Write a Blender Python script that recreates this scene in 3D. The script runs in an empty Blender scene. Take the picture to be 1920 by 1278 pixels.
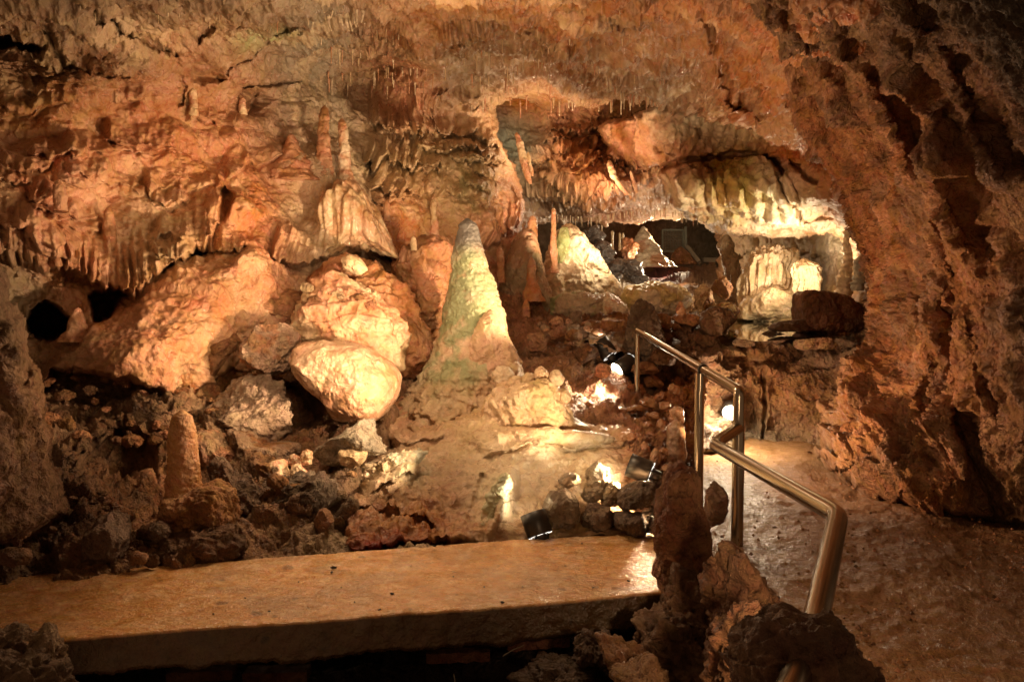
import bpy, math, random
import numpy as np
random.seed(7); RNG = np.random.RandomState(11)
C = bpy.context.scene.collection
F = 1663.0; CAMZ = 1.55; TH = math.atan(94/1663.0); CT, ST = math.cos(TH), math.sin(TH)

def P(x, y, d):
    """photo pixel + metres of depth -> world point"""
    x = np.asarray(x, float); y = np.asarray(y, float); d = np.asarray(d, float)
    cx = (x-960)/F; cy = -(y-639)/F
    return np.stack(np.broadcast_arrays(d*cx, d*(CT+cy*ST), CAMZ+d*(-ST+cy*CT)), -1)

# ------------------------------------------------------------------ noise
_perm = RNG.permutation(256).astype(np.int32); _perm = np.concatenate([_perm, _perm, _perm])
_g = RNG.normal(size=(256, 3)); _g = (_g/np.linalg.norm(_g, axis=1)[:, None]).astype(np.float32)
def noise(p, s=1.0, off=0.0):
    p = (np.asarray(p, np.float32)/np.float32(s)+np.float32(off+37.3))
    i = np.floor(p).astype(np.int32); f = p-i; i &= 255
    u = f*f*f*(f*(f*6-15)+10); r = 0
    for a in (0, 1):
        wa = u[..., 0] if a else 1-u[..., 0]
        pa = _perm[(i[..., 0]+a) & 255]
        for b in (0, 1):
            wb = u[..., 1] if b else 1-u[..., 1]
            pb = _perm[pa+((i[..., 1]+b) & 255)]
            for c in (0, 1):
                wc = u[..., 2] if c else 1-u[..., 2]
                g = _g[_perm[pb+((i[..., 2]+c) & 255)]]
                dt = g[..., 0]*(f[..., 0]-a)+g[..., 1]*(f[..., 1]-b)+g[..., 2]*(f[..., 2]-c)
                r = r+wa*wb*wc*dt
    return r*1.5
def fbm(p, s, o=4, gain=0.5, off=0.0):
    r = 0; a = 1.0
    for k in range(o):
        r = r+a*noise(p, s/2**k, off+k*9.1); a *= gain
    return r
def ridged(p, s, o=4, gain=0.5, off=0.0):
    r = 0; a = 1.0
    for k in range(o):
        r = r+a*(1-2.2*np.abs(noise(p, s/2**k, off+k*5.7))); a *= gain
    return r
def cells(p, s, off=0.0):
    """F1 and F2 of a cell pattern, and a random value per cell"""
    p = np.asarray(p, np.float32)/np.float32(s)+np.float32(off+51.7)
    i = np.floor(p).astype(np.int32); f = p-i
    d1 = np.full(p.shape[:-1], 9.0, np.float32); d2 = d1.copy(); idv = np.zeros_like(d1)
    for a in (-1, 0, 1):
        for b in (-1, 0, 1):
            for c in (-1, 0, 1):
                h = _perm[_perm[_perm[(i[..., 0]+a) & 255]+((i[..., 1]+b) & 255)]+((i[..., 2]+c) & 255)]
                g = _g[h]*0.5
                dd = (a+.5+g[..., 0]-f[..., 0])**2+(b+.5+g[..., 1]-f[..., 1])**2+(c+.5+g[..., 2]-f[..., 2])**2
                m = dd < d1
                d2 = np.where(m, d1, np.minimum(d2, dd)); idv = np.where(m, h/255.0, idv); d1 = np.where(m, dd, d1)
    return np.sqrt(d1), np.sqrt(d2), idv
def sst(a, b, x):
    t = np.clip((x-a)/(b-a), 0, 1); return t*t*(3-2*t)

def mq(ctrl, xs, ys, c=45.0):
    """smooth interpolation of control points (x, y, v...) on a pixel grid"""
    ctrl = np.array(ctrl, float); q = ctrl[:, :2]; v = ctrl[:, 2:]
    r = np.sqrt(((q[:, None]-q[None])**2).sum(-1)+c*c)
    n = len(q); A = np.zeros((n+1, n+1)); A[:n, :n] = -r; A[:n, n] = 1; A[n, :n] = 1
    w = np.linalg.solve(A, np.vstack([v, np.zeros((1, v.shape[1]))]))
    out = 0
    for k in range(n):
        rr = -np.sqrt((xs-q[k, 0])**2+(ys-q[k, 1])**2+c*c)
        out = out+rr[..., None]*w[k]
    return out+w[n]
def coarse(fn, x0, x1, y0, y1, X, Y, st=12):
    cx = np.arange(x0-st, x1+2*st, st, dtype=float); cy = np.arange(y0-st, y1+2*st, st, dtype=float)
    GX, GY = np.meshgrid(cx, cy); V = fn(GX, GY)
    if V.ndim == 2: V = V[..., None]
    fx = (X-cx[0])/st; fy = (Y-cy[0])/st
    ix = np.clip(fx.astype(int), 0, len(cx)-2); iy = np.clip(fy.astype(int), 0, len(cy)-2)
    tx = (fx-ix)[..., None]; ty = (fy-iy)[..., None]
    return (V[iy, ix]*(1-tx)*(1-ty)+V[iy, ix+1]*tx*(1-ty)+V[iy+1, ix]*(1-tx)*ty+V[iy+1, ix+1]*tx*ty)
def polydist(poly, X, Y):
    """signed distance in pixels, positive inside"""
    poly = np.array(poly, float); ins = np.zeros(X.shape, bool); dm = np.full(X.shape, 1e9)
    for k in range(len(poly)):
        ax, ay = poly[k]; bx, by = poly[(k+1) % len(poly)]
        c = ((ay > Y) != (by > Y)) & (X < (bx-ax)*(Y-ay)/((by-ay) if by != ay else 1e-9)+ax); ins ^= c
        t = np.clip(((X-ax)*(bx-ax)+(Y-ay)*(by-ay))/((bx-ax)**2+(by-ay)**2+1e-9), 0, 1)
        dm = np.minimum(dm, (X-ax-t*(bx-ax))**2+(Y-ay-t*(by-ay))**2)
    return np.where(ins, 1, -1)*np.sqrt(dm)

# ------------------------------------------------------------------ objects
def tag(o, label=None, cat=None, group=None, kind=None):
    if label: o['label'] = label
    if cat: o['category'] = cat
    if group: o['group'] = group
    if kind: o['kind'] = kind
    return o
def empty(name, loc, label, cat, group=None):
    o = bpy.data.objects.new(name, None); C.objects.link(o); o.location = loc; o.empty_display_size = .1
    return tag(o, label, cat, group)
def mesh_obj(name, V, Fc, mat, col=None, parent=None, origin=None, smooth=True):
    V = np.asarray(V, float).reshape(-1, 3)
    if origin is None:
        lo = V.min(0); hi = V.max(0); origin = np.array([(lo[0]+hi[0])/2, (lo[1]+hi[1])/2, lo[2]])
    origin = np.asarray(origin, float)
    me = bpy.data.meshes.new(name); Fc = np.asarray(Fc, np.int32)
    L = V-origin; me.vertices.add(len(V)); me.vertices.foreach_set('co', L.astype(np.float32).ravel())
    n, k = Fc.shape; me.loops.add(n*k); me.loops.foreach_set('vertex_index', Fc.ravel())
    me.polygons.add(n); me.polygons.foreach_set('loop_start', np.arange(0, n*k, k, dtype=np.int32))
    me.polygons.foreach_set('loop_total', np.full(n, k, np.int32))
    me.polygons.foreach_set('use_smooth', np.full(n, smooth))
    me.update(calc_edges=True)
    if col is not None:
        a = me.color_attributes.new('Col', 'FLOAT_COLOR', 'POINT')
        cc = np.ones((len(V), 4), np.float32); cc[:, :3] = np.clip(np.asarray(col).reshape(-1, 3), 0, 1); a.data.foreach_set('color', cc.ravel())
    if me.validate(): pass
    me.materials.append(mat)
    o = bpy.data.objects.new(name, me); C.objects.link(o)
    if parent is not None:
        o.parent = parent; o.location = origin-np.array(parent.location)
    else: o.location = origin
    return o

# ------------------------------------------------------------------ materials
def new_mat(name):
    m = bpy.data.materials.new(name); m.use_nodes = True
    nt = m.node_tree; return m, nt, nt.nodes, nt.links, nt.nodes['Principled BSDF']
def rock_mat(name, rough=(.35, .6), bump=.5, scale=1.0, mott=.35, spec=.5, speck=.0, stretch=(1, 1, 1), coat=0.0, crack=0.0, dist=.012):
    m, nt, N, Lk, B = new_mat(name)
    at = N.new('ShaderNodeAttribute'); at.attribute_name = 'Col'
    ge = N.new('ShaderNodeNewGeometry'); mp = N.new('ShaderNodeMapping'); Lk.new(ge.outputs['Position'], mp.inputs[0])
    mp.inputs['Scale'].default_value = stretch
    def nz(s, det=8, ro=.6, dis=0):
        n = N.new('ShaderNodeTexNoise'); n.inputs['Scale'].default_value = s*scale; n.inputs['Detail'].default_value = det
        n.inputs['Roughness'].default_value = ro; n.inputs['Distortion'].default_value = dis; Lk.new(mp.outputs[0], n.inputs['Vector']); return n
    def ramp(src, a, b, va, vb):
        r = N.new('ShaderNodeMapRange'); Lk.new(src, r.inputs[0]); r.inputs[1].default_value = a; r.inputs[2].default_value = b
        r.inputs[3].default_value = va; r.inputs[4].default_value = vb; return r.outputs[0]
    n1 = nz(3.5, 7, .68, .6); n2 = nz(38, 3, .7); n3 = nz(9, 4, .6, 1.0)
    val = ramp(n1.outputs[0], .3, .7, 1-mott, 1+mott)
    hs = N.new('ShaderNodeHueSaturation'); Lk.new(at.outputs['Color'], hs.inputs['Color']); Lk.new(val, hs.inputs['Value'])
    Lk.new(ramp(n3.outputs[0], .3, .7, .482, .518), hs.inputs['Hue'])
    Lk.new(ramp(n1.outputs[0], .35, .65, 1.12, .88), hs.inputs['Saturation'])
    src = hs.outputs[0]
    mx = N.new('ShaderNodeMix'); mx.data_type = 'RGBA'; mx.blend_type = 'MULTIPLY'
    Lk.new(ramp(n2.outputs[0], .52, .72, 0, .35+speck), mx.inputs['Factor'])
    Lk.new(src, mx.inputs['A']); mx.inputs['B'].default_value = (.35, .26, .2, 1); Lk.new(mx.outputs['Result'], B.inputs['Base Color'])
    Lk.new(ramp(n3.outputs[0], .35, .65, rough[0], rough[1]), B.inputs['Roughness'])
    B.inputs['Specular IOR Level'].default_value = spec
    if coat: B.inputs['Coat Weight'].default_value = coat; B.inputs['Coat Roughness'].default_value = .12
    # bump: rounded micro lumps (cells) + fine grain
    vo = N.new('ShaderNodeTexVoronoi'); vo.feature = 'SMOOTH_F1'; vo.inputs['Scale'].default_value = 19*scale; vo.inputs['Smoothness'].default_value = .7
    wp = N.new('ShaderNodeMix'); wp.data_type = 'RGBA'; wp.inputs['Factor'].default_value = .12
    Lk.new(mp.outputs[0], wp.inputs['A']); Lk.new(n3.outputs['Color'], wp.inputs['B']); Lk.new(wp.outputs['Result'], vo.inputs['Vector'])
    nb = nz(22, 6, .7, .3)
    ad = N.new('ShaderNodeMath'); ad.operation = 'MULTIPLY_ADD'; Lk.new(vo.outputs['Distance'], ad.inputs[0]); ad.inputs[1].default_value = -1.0; Lk.new(nb.outputs[0], ad.inputs[2])
    h = ad.outputs[0]
    if crack:
        v2 = N.new('ShaderNodeTexVoronoi'); v2.feature = 'DISTANCE_TO_EDGE'; v2.inputs['Scale'].default_value = 4.5*scale; Lk.new(wp.outputs['Result'], v2.inputs['Vector'])
        a2 = N.new('ShaderNodeMath'); a2.operation = 'MULTIPLY_ADD'; Lk.new(ramp(v2.outputs[0], 0, .06, 0, 1), a2.inputs[0]); a2.inputs[1].default_value = crack; Lk.new(h, a2.inputs[2]); h = a2.outputs[0]
    bp = N.new('ShaderNodeBump'); bp.inputs['Strength'].default_value = bump; bp.inputs['Distance'].default_value = dist*4.5; Lk.new(h, bp.inputs['Height']); Lk.new(bp.outputs[0], B.inputs['Normal'])
    return m
M = {}
M['flow'] = rock_mat('wet_flowstone', (.2, .48), .6, 1.0, .22, .55)
M['flowfar'] = rock_mat('wet_flowstone_far', (.3, .6), .6, .7, .22, .5, dist=.02)
M['wet'] = rock_mat('glossy_wet_flowstone', (.14, .4), .5, .9, .2, .7, coat=.4)
M['rock'] = rock_mat('rough_limestone', (.45, .85), 1.0, 1.0, .4, .4, .35, dist=.016)
M['ceil'] = rock_mat('ceiling_limestone', (.5, .8), .9, .8, .35, .35, .3, dist=.022)
M['mud'] = rock_mat('dark_damp_rock', (.35, .8), 1.0, 1.3, .45, .5, .4, dist=.012)
M['path'] = rock_mat('trodden_damp_path', (.3, .7), .7, 2.4, .35, .45, .4, dist=.005)
M['slab'] = rock_mat('worn_concrete', (.1, .34), .4, 2.0, .3, .6, .4, (1, 1.25, 1), dist=.004)
def metal(name, col, rough):
    m, nt, N, Lk, B = new_mat(name); B.inputs['Metallic'].default_value = 1; B.inputs['Base Color'].default_value = (*col, 1)
    n = N.new('ShaderNodeTexNoise'); n.inputs['Scale'].default_value = 30; n.inputs['Detail'].default_value = 6
    r = N.new('ShaderNodeMapRange'); Lk.new(n.outputs[0], r.inputs[0]); r.inputs[3].default_value = rough*.6; r.inputs[4].default_value = rough*1.5; Lk.new(r.outputs[0], B.inputs['Roughness'])
    return m
M['steel'] = metal('brushed_steel', (.40, .36, .29), .2)
M['gal'] = metal('galvanised_steel', (.3, .34, .3), .5)
def plain(name, col, rough=.5):
    m, nt, N, Lk, B = new_mat(name)
    n = N.new('ShaderNodeTexNoise'); n.inputs['Scale'].default_value = 40; n.inputs['Detail'].default_value = 5
    mx = N.new('ShaderNodeMix'); mx.data_type = 'RGBA'; Lk.new(n.outputs[0], mx.inputs['Factor']); mx.inputs['A'].default_value = (*[c*.6 for c in col], 1); mx.inputs['B'].default_value = (*[c*1.3 for c in col], 1)
    Lk.new(mx.outputs['Result'], B.inputs['Base Color']); B.inputs['Roughness'].default_value = rough; return m
M['black'] = plain('black_lacquer', (.022, .02, .018), .38)
M['wood'] = plain('weathered_board', (.25, .23, .18), .6)
m, nt, N, Lk, B = new_mat('lit_lens'); B.inputs['Emission Color'].default_value = (1, .86, .62, 1); B.inputs['Emission Strength'].default_value = 25; M['lens'] = m
m, nt, N, Lk, B = new_mat('lit_vent'); B.inputs['Emission Color'].default_value = (1, .95, .85, 1); B.inputs['Emission Strength'].default_value = 2.0; M['vent'] = m
m, nt, N, Lk, B = new_mat('still_water'); B.inputs['Base Color'].default_value = (.10, .09, .06, 1); B.inputs['Roughness'].default_value = .03; B.inputs['Specular IOR Level'].default_value = 1.0
B.inputs['Coat Weight'].default_value = 1.0; B.inputs['Coat Roughness'].default_value = .02; M['water'] = m

# palette (linear albedo)
ORG = (.56, .27, .135); ORP = (.58, .30, .17); CRM = (.66, .48, .29); PAL = (.72, .58, .40); GRY = (.32, .21, .125); BRN = (.34, .165, .07)
RED = (.42, .175, .065); DRK = (.17, .083, .038); GRN = (.30, .33, .15); MUD = (.11, .058, .028); YEL = (.62, .46, .20); GRB = (.30, .25, .18)

# ------------------------------------------------------------------ stamps on sheets (towards the viewer, metres)
class St:
    def __init__(s): s.L = []
    def curtain(s, pts, h, b, fl=9, fa=.3, tooth=8, under=.25): s.L.append(('c', pts, h, b, fl, fa, tooth, under)); return s
    def bump(s, x, y, rx, ry, h, ang=0, pw=1.0): s.L.append(('b', x, y, rx, ry, h, ang, pw)); return s
    def crack(s, pts, w, dp): s.L.append(('k', pts, w, dp)); return s
    def hole(s, pts, dp, w=10): s.L.append(('h', pts, dp, w)); return s
    def apply(s, X, Y, Q):
        D = np.zeros(X.shape); PX = np.stack([X, Y, X*0], -1)
        for it in s.L:
            k = it[0]
            if k == 'c':
                _, pts, h, b, fl, fa, tooth, under = it
                pts = np.array(pts, float); xa, xb = pts[0, 0], pts[-1, 0]; ya, yb = pts[:, 1].min()-h*1.3, pts[:, 1].max()+tooth*2+12
            elif k == 'b':
                _, x, y, rx, ry, hh, ang, pw = it; R = max(rx, ry)*1.05; xa, xb, ya, yb = x-R, x+R, y-R, y+R
            elif k == 'k':
                pts = np.array(it[1], float); w = it[2]; xa, xb, ya, yb = pts[:, 0].min()-w*4, pts[:, 0].max()+w*4, pts[:, 1].min()-w*4, pts[:, 1].max()+w*4
            else:
                pts = np.array(it[1], float); w = it[3]; xa, xb, ya, yb = pts[:, 0].min()-w-12, pts[:, 0].max()+w+12, pts[:, 1].min()-w-12, pts[:, 1].max()+w+12
            jj = np.where((X[0] >= xa) & (X[0] <= xb))[0]; ii = np.where((Y[:, 0] >= ya) & (Y[:, 0] <= yb))[0]
            if len(jj) < 2 or len(ii) < 2: continue
            sl = (slice(ii[0], ii[-1]+1), slice(jj[0], jj[-1]+1)); x_ = X[sl]; y_ = Y[sl]; q = PX[sl]
            if k == 'c':
                wx = x_+6*noise(q, 60, 3.3)
                fn = noise(np.stack([wx/fl, y_/(fl*14), x_*0+pts[0, 1]], -1), 1.0)+.5*noise(np.stack([wx/fl*2.1, y_/(fl*10), x_*0+pts[0, 1]+9], -1), 1.0)
                ybm = np.interp(x_, pts[:, 0], pts[:, 1])+tooth*1.6*noise(np.stack([x_/fl, x_*0, x_*0+pts[0, 0]], -1))+10*noise(np.stack([x_/45, x_*0, x_*0+pts[0, 1]], -1))
                t = (ybm-y_)/h; win = sst(xa, xa+14, x_)*sst(xb, xb-14, x_)
                body = sst(1.0, .25, t)*sst(-.03, .06, t)
                D[sl] += win*(b*body+fa*b*fn*sst(.9, .25, t)*sst(-.04, .04, t)*1.2-under*b*sst(-.35, -.02, t)*(t < .02)*sst(.03, -.01, t))
            elif k == 'b':
                ca, sa = math.cos(ang), math.sin(ang); u = ((x_-x)*ca+(y_-y)*sa)/rx; v = (-(x_-x)*sa+(y_-y)*ca)/ry
                r = np.sqrt(u*u+v*v)+.12*noise(q, max(rx, ry)*.5); D[sl] += hh*np.clip(1-r*r, 0, 1)**pw
            elif k == 'k':
                xx = x_+5*noise(q, 18); yy = y_+5*noise(q, 18, 5.)
                dm = np.full(x_.shape, 1e9)
                for (ax, ay), (bx, by) in zip(pts[:-1], pts[1:]):
                    t = np.clip(((xx-ax)*(bx-ax)+(yy-ay)*(by-ay))/((bx-ax)**2+(by-ay)**2), 0, 1); dm = np.minimum(dm, (xx-ax-t*(bx-ax))**2+(yy-ay-t*(by-ay))**2)
                D[sl] -= it[3]*sst(w, w*.2, np.sqrt(dm))
            else:
                sd = polydist(pts, x_+9*noise(q, 28)+4*noise(q, 9), y_+9*noise(q, 28, 7.)+4*noise(q, 9, 3.)); D[sl] -= it[2]*sst(-1, w, sd)
        return D

GRID = {}
def dep(name, x, y):
    x0, y0, st, g = GRID[name]; i = min(max(int((y-y0)/st), 0), g.shape[0]-1); j = min(max(int((x-x0)/st), 0), g.shape[1]-1)
    w = g[max(i-1, 0):i+2, max(j-1, 0):j+2]; return float(np.nanmean(w)) if np.isfinite(w).any() else None
def sheet(name, poly, ctrl, mat, colors, step=2.0, stamps=None, disp=None, roll=0, rollw=30, edge=8, colfn=None, cd=45, top=True, **tg):
    poly = np.array(poly, float); x0, y0 = poly.min(0)-12; x1, y1 = poly.max(0)+12
    X, Y = np.meshgrid(np.arange(x0, x1, step), np.arange(y0, y1, step))
    D = coarse(lambda a, b: mq(ctrl, a, b, cd), x0, x1, y0, y1, X, Y)[..., 0]
    q = np.stack([X, Y, X*0+D[0, 0]], -1)
    ex = X+edge*1.6*noise(q, 40, 1.)+edge*.8*noise(q, 13, 2.); ey = Y+edge*1.6*noise(q, 40, 3.)+edge*.8*noise(q, 13, 4.)
    sd = coarse(lambda a, b: polydist(poly, a, b), x0-20, x1+20, y0-20, y1+20, np.clip(ex, x0-30, x1+30), np.clip(ey, y0-30, y1+30), 5)[..., 0]
    Q = P(X, Y, D)
    tx = np.gradient(Q, axis=1); ty = np.gradient(Q, axis=0); Nn = np.cross(ty, tx); Nn /= np.linalg.norm(Nn, axis=-1)[..., None]+1e-9
    view = Q-np.array([0, 0, CAMZ]); sg = np.sign((Nn*view).sum(-1)); Nn *= -sg[..., None]
    vd = view/np.linalg.norm(view, axis=-1)[..., None]
    h = disp(Q, X, Y) if disp else 0*X
    tow = stamps.apply(X, Y, Q) if stamps else 0*X
    if roll: tow = tow-roll*np.clip(1-sd/rollw, 0, 1.3)**2
    V = Q+Nn*h[..., None]-vd*tow[..., None]
    ok = sd > 0; ny, nx = X.shape
    GRID[name] = (x0, y0, step, np.where(ok, V[..., 1]*CT-(V[..., 2]-CAMZ)*ST, np.nan))
    fq = ok[:-1, :-1] & ok[1:, :-1] & ok[:-1, 1:] & ok[1:, 1:]
    idx = np.arange(ny*nx).reshape(ny, nx)
    Fc = np.stack([idx[:-1, :-1], idx[1:, :-1], idx[1:, 1:], idx[:-1, 1:]], -1)[fq]
    use = np.zeros(ny*nx, bool); use[Fc.ravel()] = True; re = np.cumsum(use)-1
    col = coarse(lambda a, b: mq(colors, a, b, 60), x0, x1, y0, y1, X, Y) if len(colors) > 1 else np.broadcast_to(np.array(colors[0][2:]), Q.shape).copy()
    col = np.clip(col, .015, .85)
    if colfn: col = colfn(col, Q, X, Y, h, tow)
    return tag(mesh_obj(name, V.reshape(-1, 3)[use], re[Fc], mat, col.reshape(-1, 3)[use]), **tg)

# ---------------- closed blobs: an outline from the photograph given its own depth, size and thickness
def blob(name, label, cat, out, d, thick, mat, col, n=70, amp=.03, sc=.25, facet=0, pw=.8, group=None, tilt=(0, 0), col2=None, ledge=0, kind=None, seed=None, flut=0, parent=None, dn=.0):
    out = np.array(out, float); seed = seed if seed is not None else (out.sum()*.37) % 50
    ctr = np.array([(out[:, 0].min()+out[:, 0].max())/2, (out[:, 1].min()+out[:, 1].max())/2])
    dx = out-ctr; an = np.arctan2(dx[:, 1], dx[:, 0]); od = np.argsort(an)
    nt = n*2; th = np.linspace(-np.pi, np.pi, nt, endpoint=False)
    if len(out) <= 2: raise ValueError
    # ray / polygon intersection, smoothed
    r = np.zeros(nt)
    for k in range(len(out)):
        a = dx[k]; b = dx[(k+1) % len(out)]; e = b-a
        for j in range(nt):
            c, s = math.cos(th[j]), math.sin(th[j]); den = c*e[1]-s*e[0]
            if abs(den) < 1e-9: continue
            t = (a[0]*e[1]-a[1]*e[0])/den; u = (a[0]*s-a[1]*c)/den
            if t > 0 and -1e-6 <= u <= 1+1e-6: r[j] = max(r[j], t)
    z = r <= 0
    if z.any(): r[z] = np.interp(th[z], th[~z], r[~z])
    for _ in range(2 if facet else 4): r = (np.roll(r, 1)+2*r+np.roll(r, -1))/4
    ph = np.linspace(0, np.pi, n+1); S = np.sin(ph)**pw; Cc = np.cos(ph)
    mpx = d/F
    U = (r*np.cos(th))[None]*S[:, None]; W = (r*np.sin(th))[None]*S[:, None]
    bx = np.array([1, 0, 0]); by = np.array([0, ST, CT]); bz = np.array([0, -CT, ST])
    c0 = P(ctr[0], ctr[1], d)
    dep = thick*(np.sign(Cc)*np.abs(Cc)**pw)[:, None]+0*U
    dep = dep-tilt[0]*U*mpx-tilt[1]*W*mpx     # tilt: the face leans back towards +x / +y
    V = c0+(U*mpx)[..., None]*bx-(W*mpx)[..., None]*by+dep[..., None]*bz
    ext = max(np.ptp(out[:, 0]), np.ptp(out[:, 1]))*mpx
    Nn = (V-c0); Nn /= np.linalg.norm(Nn, axis=-1)[..., None]+1e-9
    if facet:
        rs = np.random.RandomState(int(seed*100) % 9999); q = (V-c0); R0 = np.abs(q).reshape(-1, 3).max(0)+1e-6; qn = q/R0
        for k in range(facet):
            nd = rs.normal(size=3); nd /= np.linalg.norm(nd); lim = rs.uniform(.48, .82)*np.abs((qn@nd)).max()
            ov = np.clip(qn@nd-lim, 0, None); qn = qn-ov[..., None]*nd*.93
        V = c0+qn*R0
    h = amp*(fbm(V, sc, 5, .52, seed)+.35*ridged(V, sc*.5, 3, .5, seed+4)-.2)
    if ledge:
        st = V[..., 2]/ledge+.8*noise(V, ledge*2.5, seed); h = h+.22*ledge*((st % 1.0)**1.6-.5)
    if flut:
        fq = V*np.array([1, 1, .07]); h = h+flut*(noise(fq, .075, seed)+.5*noise(fq, .04, seed+3))
    if dn: c1, c2, _ = cells(V, dn, seed); h = h-(.5-c1)*dn*.35*-1
    V = V+Nn*h[..., None]
    V[0] = V[0].mean(0); V[-1] = V[-1].mean(0)
    i = np.arange(n)[:, None]; j = np.arange(nt)[None]; j2 = (j+1) % nt
    Fc = np.stack([i*nt+j+0*j2, (i+1)*nt+j, (i+1)*nt+j2, i*nt+j2+0*j], -1).reshape(-1, 4)
    cc = np.broadcast_to(np.array(col), V.shape).copy()
    if col2 is not None:
        w = sst(-.15, .25, fbm(V, ext*.45, 4, .6, seed+9))[..., None]; cc = cc*(1-w)+np.array(col2)*w
    o = mesh_obj(name, V, Fc, mat, cc, parent)
    if parent is None: tag(o, label, cat, group, kind)
    return o

# ---------------- stalagmites, columns, stalactites: rows of (x, y, halfwidth) down the axis at depth d
def spine(name, label, cat, rows, d, mat, col, nr=40, res=3.0, amp=.15, sc=.12, rings=.0, group=None, col2=None, flut=0, seed=None, green=None, parent=None, flat=1.0, flutlow=0, tipround=True, mott=None, knob=None):
    rows = np.array(rows, float); L = np.concatenate([[0], np.cumsum(np.hypot(np.diff(rows[:, 0]), np.diff(rows[:, 1])))])
    m = max(8, int(L[-1]/res)); t = np.linspace(0, L[-1], m)
    xs = np.interp(t, L, rows[:, 0]); ys = np.interp(t, L, rows[:, 1]); hw = np.interp(t, L, rows[:, 2])
    k = np.ones(5)/5
    for a in (xs, hw):
        pad = np.pad(a, 2, mode='edge'); a[:] = np.convolve(pad, k, 'valid')
    if tipround: hw *= np.sqrt(np.clip(t/(rows[0, 2]*1.2+1e-6), 0, 1)*.97+.03) if rows[0, 2] > 0 else 1
    seed = rows.sum()*.13 % 40 if seed is None else seed
    c = P(xs, ys, d); r = hw*d/F; th = np.linspace(0, 2*np.pi, nr, endpoint=False)
    e1 = np.array([1, 0, 0]); e2 = np.array([0, 1, 0])
    ring = (np.cos(th)[:, None]*e1+np.sin(th)[:, None]*e2*flat)
    V = c[:, None]+ring[None]*r[:, None, None]
    h = amp*fbm(V, sc, 4, .55, seed)*(r[:, None]+.004)
    if rings: z = V[..., 2]; h = h+rings*r[:, None]*noise(np.stack([z*0, z*0+seed, z/.035+.6*noise(V, .1)], -1))
    if flut: h = h+flut*r[:, None]*noise(V*np.array([1, 1, .1])+seed, .03)
    if flutlow: fq = V*np.array([1, 1, .08])+seed; h = h+flutlow*r[:, None]*(noise(fq, .1)+.5*noise(fq, .045))*sst(.62, .9, t/L[-1])[:, None]
    if knob:
        c1, _, _ = cells(V*np.array([1, 1, 1.3]), knob, seed); h = h+knob*.35*(.6-c1)
    V = V+ring[None]*h[..., None]
    V = V.reshape(-1, 3); V = np.vstack([V, c[0]+[[0, 0, r[0]*.2]] if rows[0, 2] > 0 else c[:1], c[-1:]])
    i = np.arange(m-1)[:, None]; j = np.arange(nr)[None]; j2 = (j+1) % nr
    Q4 = np.stack([i*nr+j+0*j2, i*nr+j2+0*j, (i+1)*nr+j2, (i+1)*nr+j], -1).reshape(-1, 4)
    T = m*nr; jj = np.arange(nr); cap = np.stack([np.full(nr, T), (jj+1) % nr, jj, jj], -1); cap2 = np.stack([np.full(nr, T+1), (m-1)*nr+jj, (m-1)*nr+(jj+1) % nr, (m-1)*nr+(jj+1) % nr], -1)
    cc = np.broadcast_to(np.array(col), V.shape).copy()
    if col2 is not None: w = sst(-.2, .25, fbm(V, .3, 4, .6, seed+3))[..., None]; cc = cc*(1-w)+np.array(col2)*w
    if green is not None: cc = green(cc, V)
    Fa = np.vstack([Q4])
    o = mesh_tri_quad(name, V, Fa, np.vstack([cap[:, :3], cap2[:, :3]]), mat, cc, parent)
    if parent is None: tag(o, label, cat, group)
    return o
def mesh_tri_quad(name, V, Q4, T3, mat, col, parent=None, smooth=True):
    V = np.asarray(V, float); lo = V.min(0); hi = V.max(0); origin = np.array([(lo[0]+hi[0])/2, (lo[1]+hi[1])/2, lo[2]])
    me = bpy.data.meshes.new(name); me.from_pydata((V-origin).tolist(), [], [list(map(int, f)) for f in Q4]+[list(map(int, f)) for f in T3])
    me.polygons.foreach_set('use_smooth', np.full(len(me.polygons), smooth)); me.update()
    if col is not None:
        a = me.color_attributes.new('Col', 'FLOAT_COLOR', 'POINT'); cc = np.ones((len(V), 4), np.float32); cc[:, :3] = col; a.data.foreach_set('color', cc.ravel())
    me.materials.append(mat); o = bpy.data.objects.new(name, me); C.objects.link(o)
    if parent is not None: o.parent = parent; o.location = origin-np.array(parent.location)
    else: o.location = origin
    return o
# ================================================================== THE CAVE
def blobmask(X, Y, x, y, rx, ry): return np.exp(-(((X-x)/rx)**2+((Y-y)/ry)**2))
def terr(X, Y, T, sx=110, flute=7, seed=0.):
    q = np.stack([X/sx, Y/(sx*.55), X*0+seed], -1); z = Y/T+1.7*noise(q)+.5*noise(q*2.7)
    s = z-np.floor(z); lip = s**1.4*sst(1.0, .93, s)
    fl = noise(np.stack([(X+5*noise(q*3))/flute, Y/95+np.floor(z)*3.1, X*0+seed], -1))
    return lip-.45+.55*fl*sst(.35, .8, s)*sst(1, .95, s), s
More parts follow.
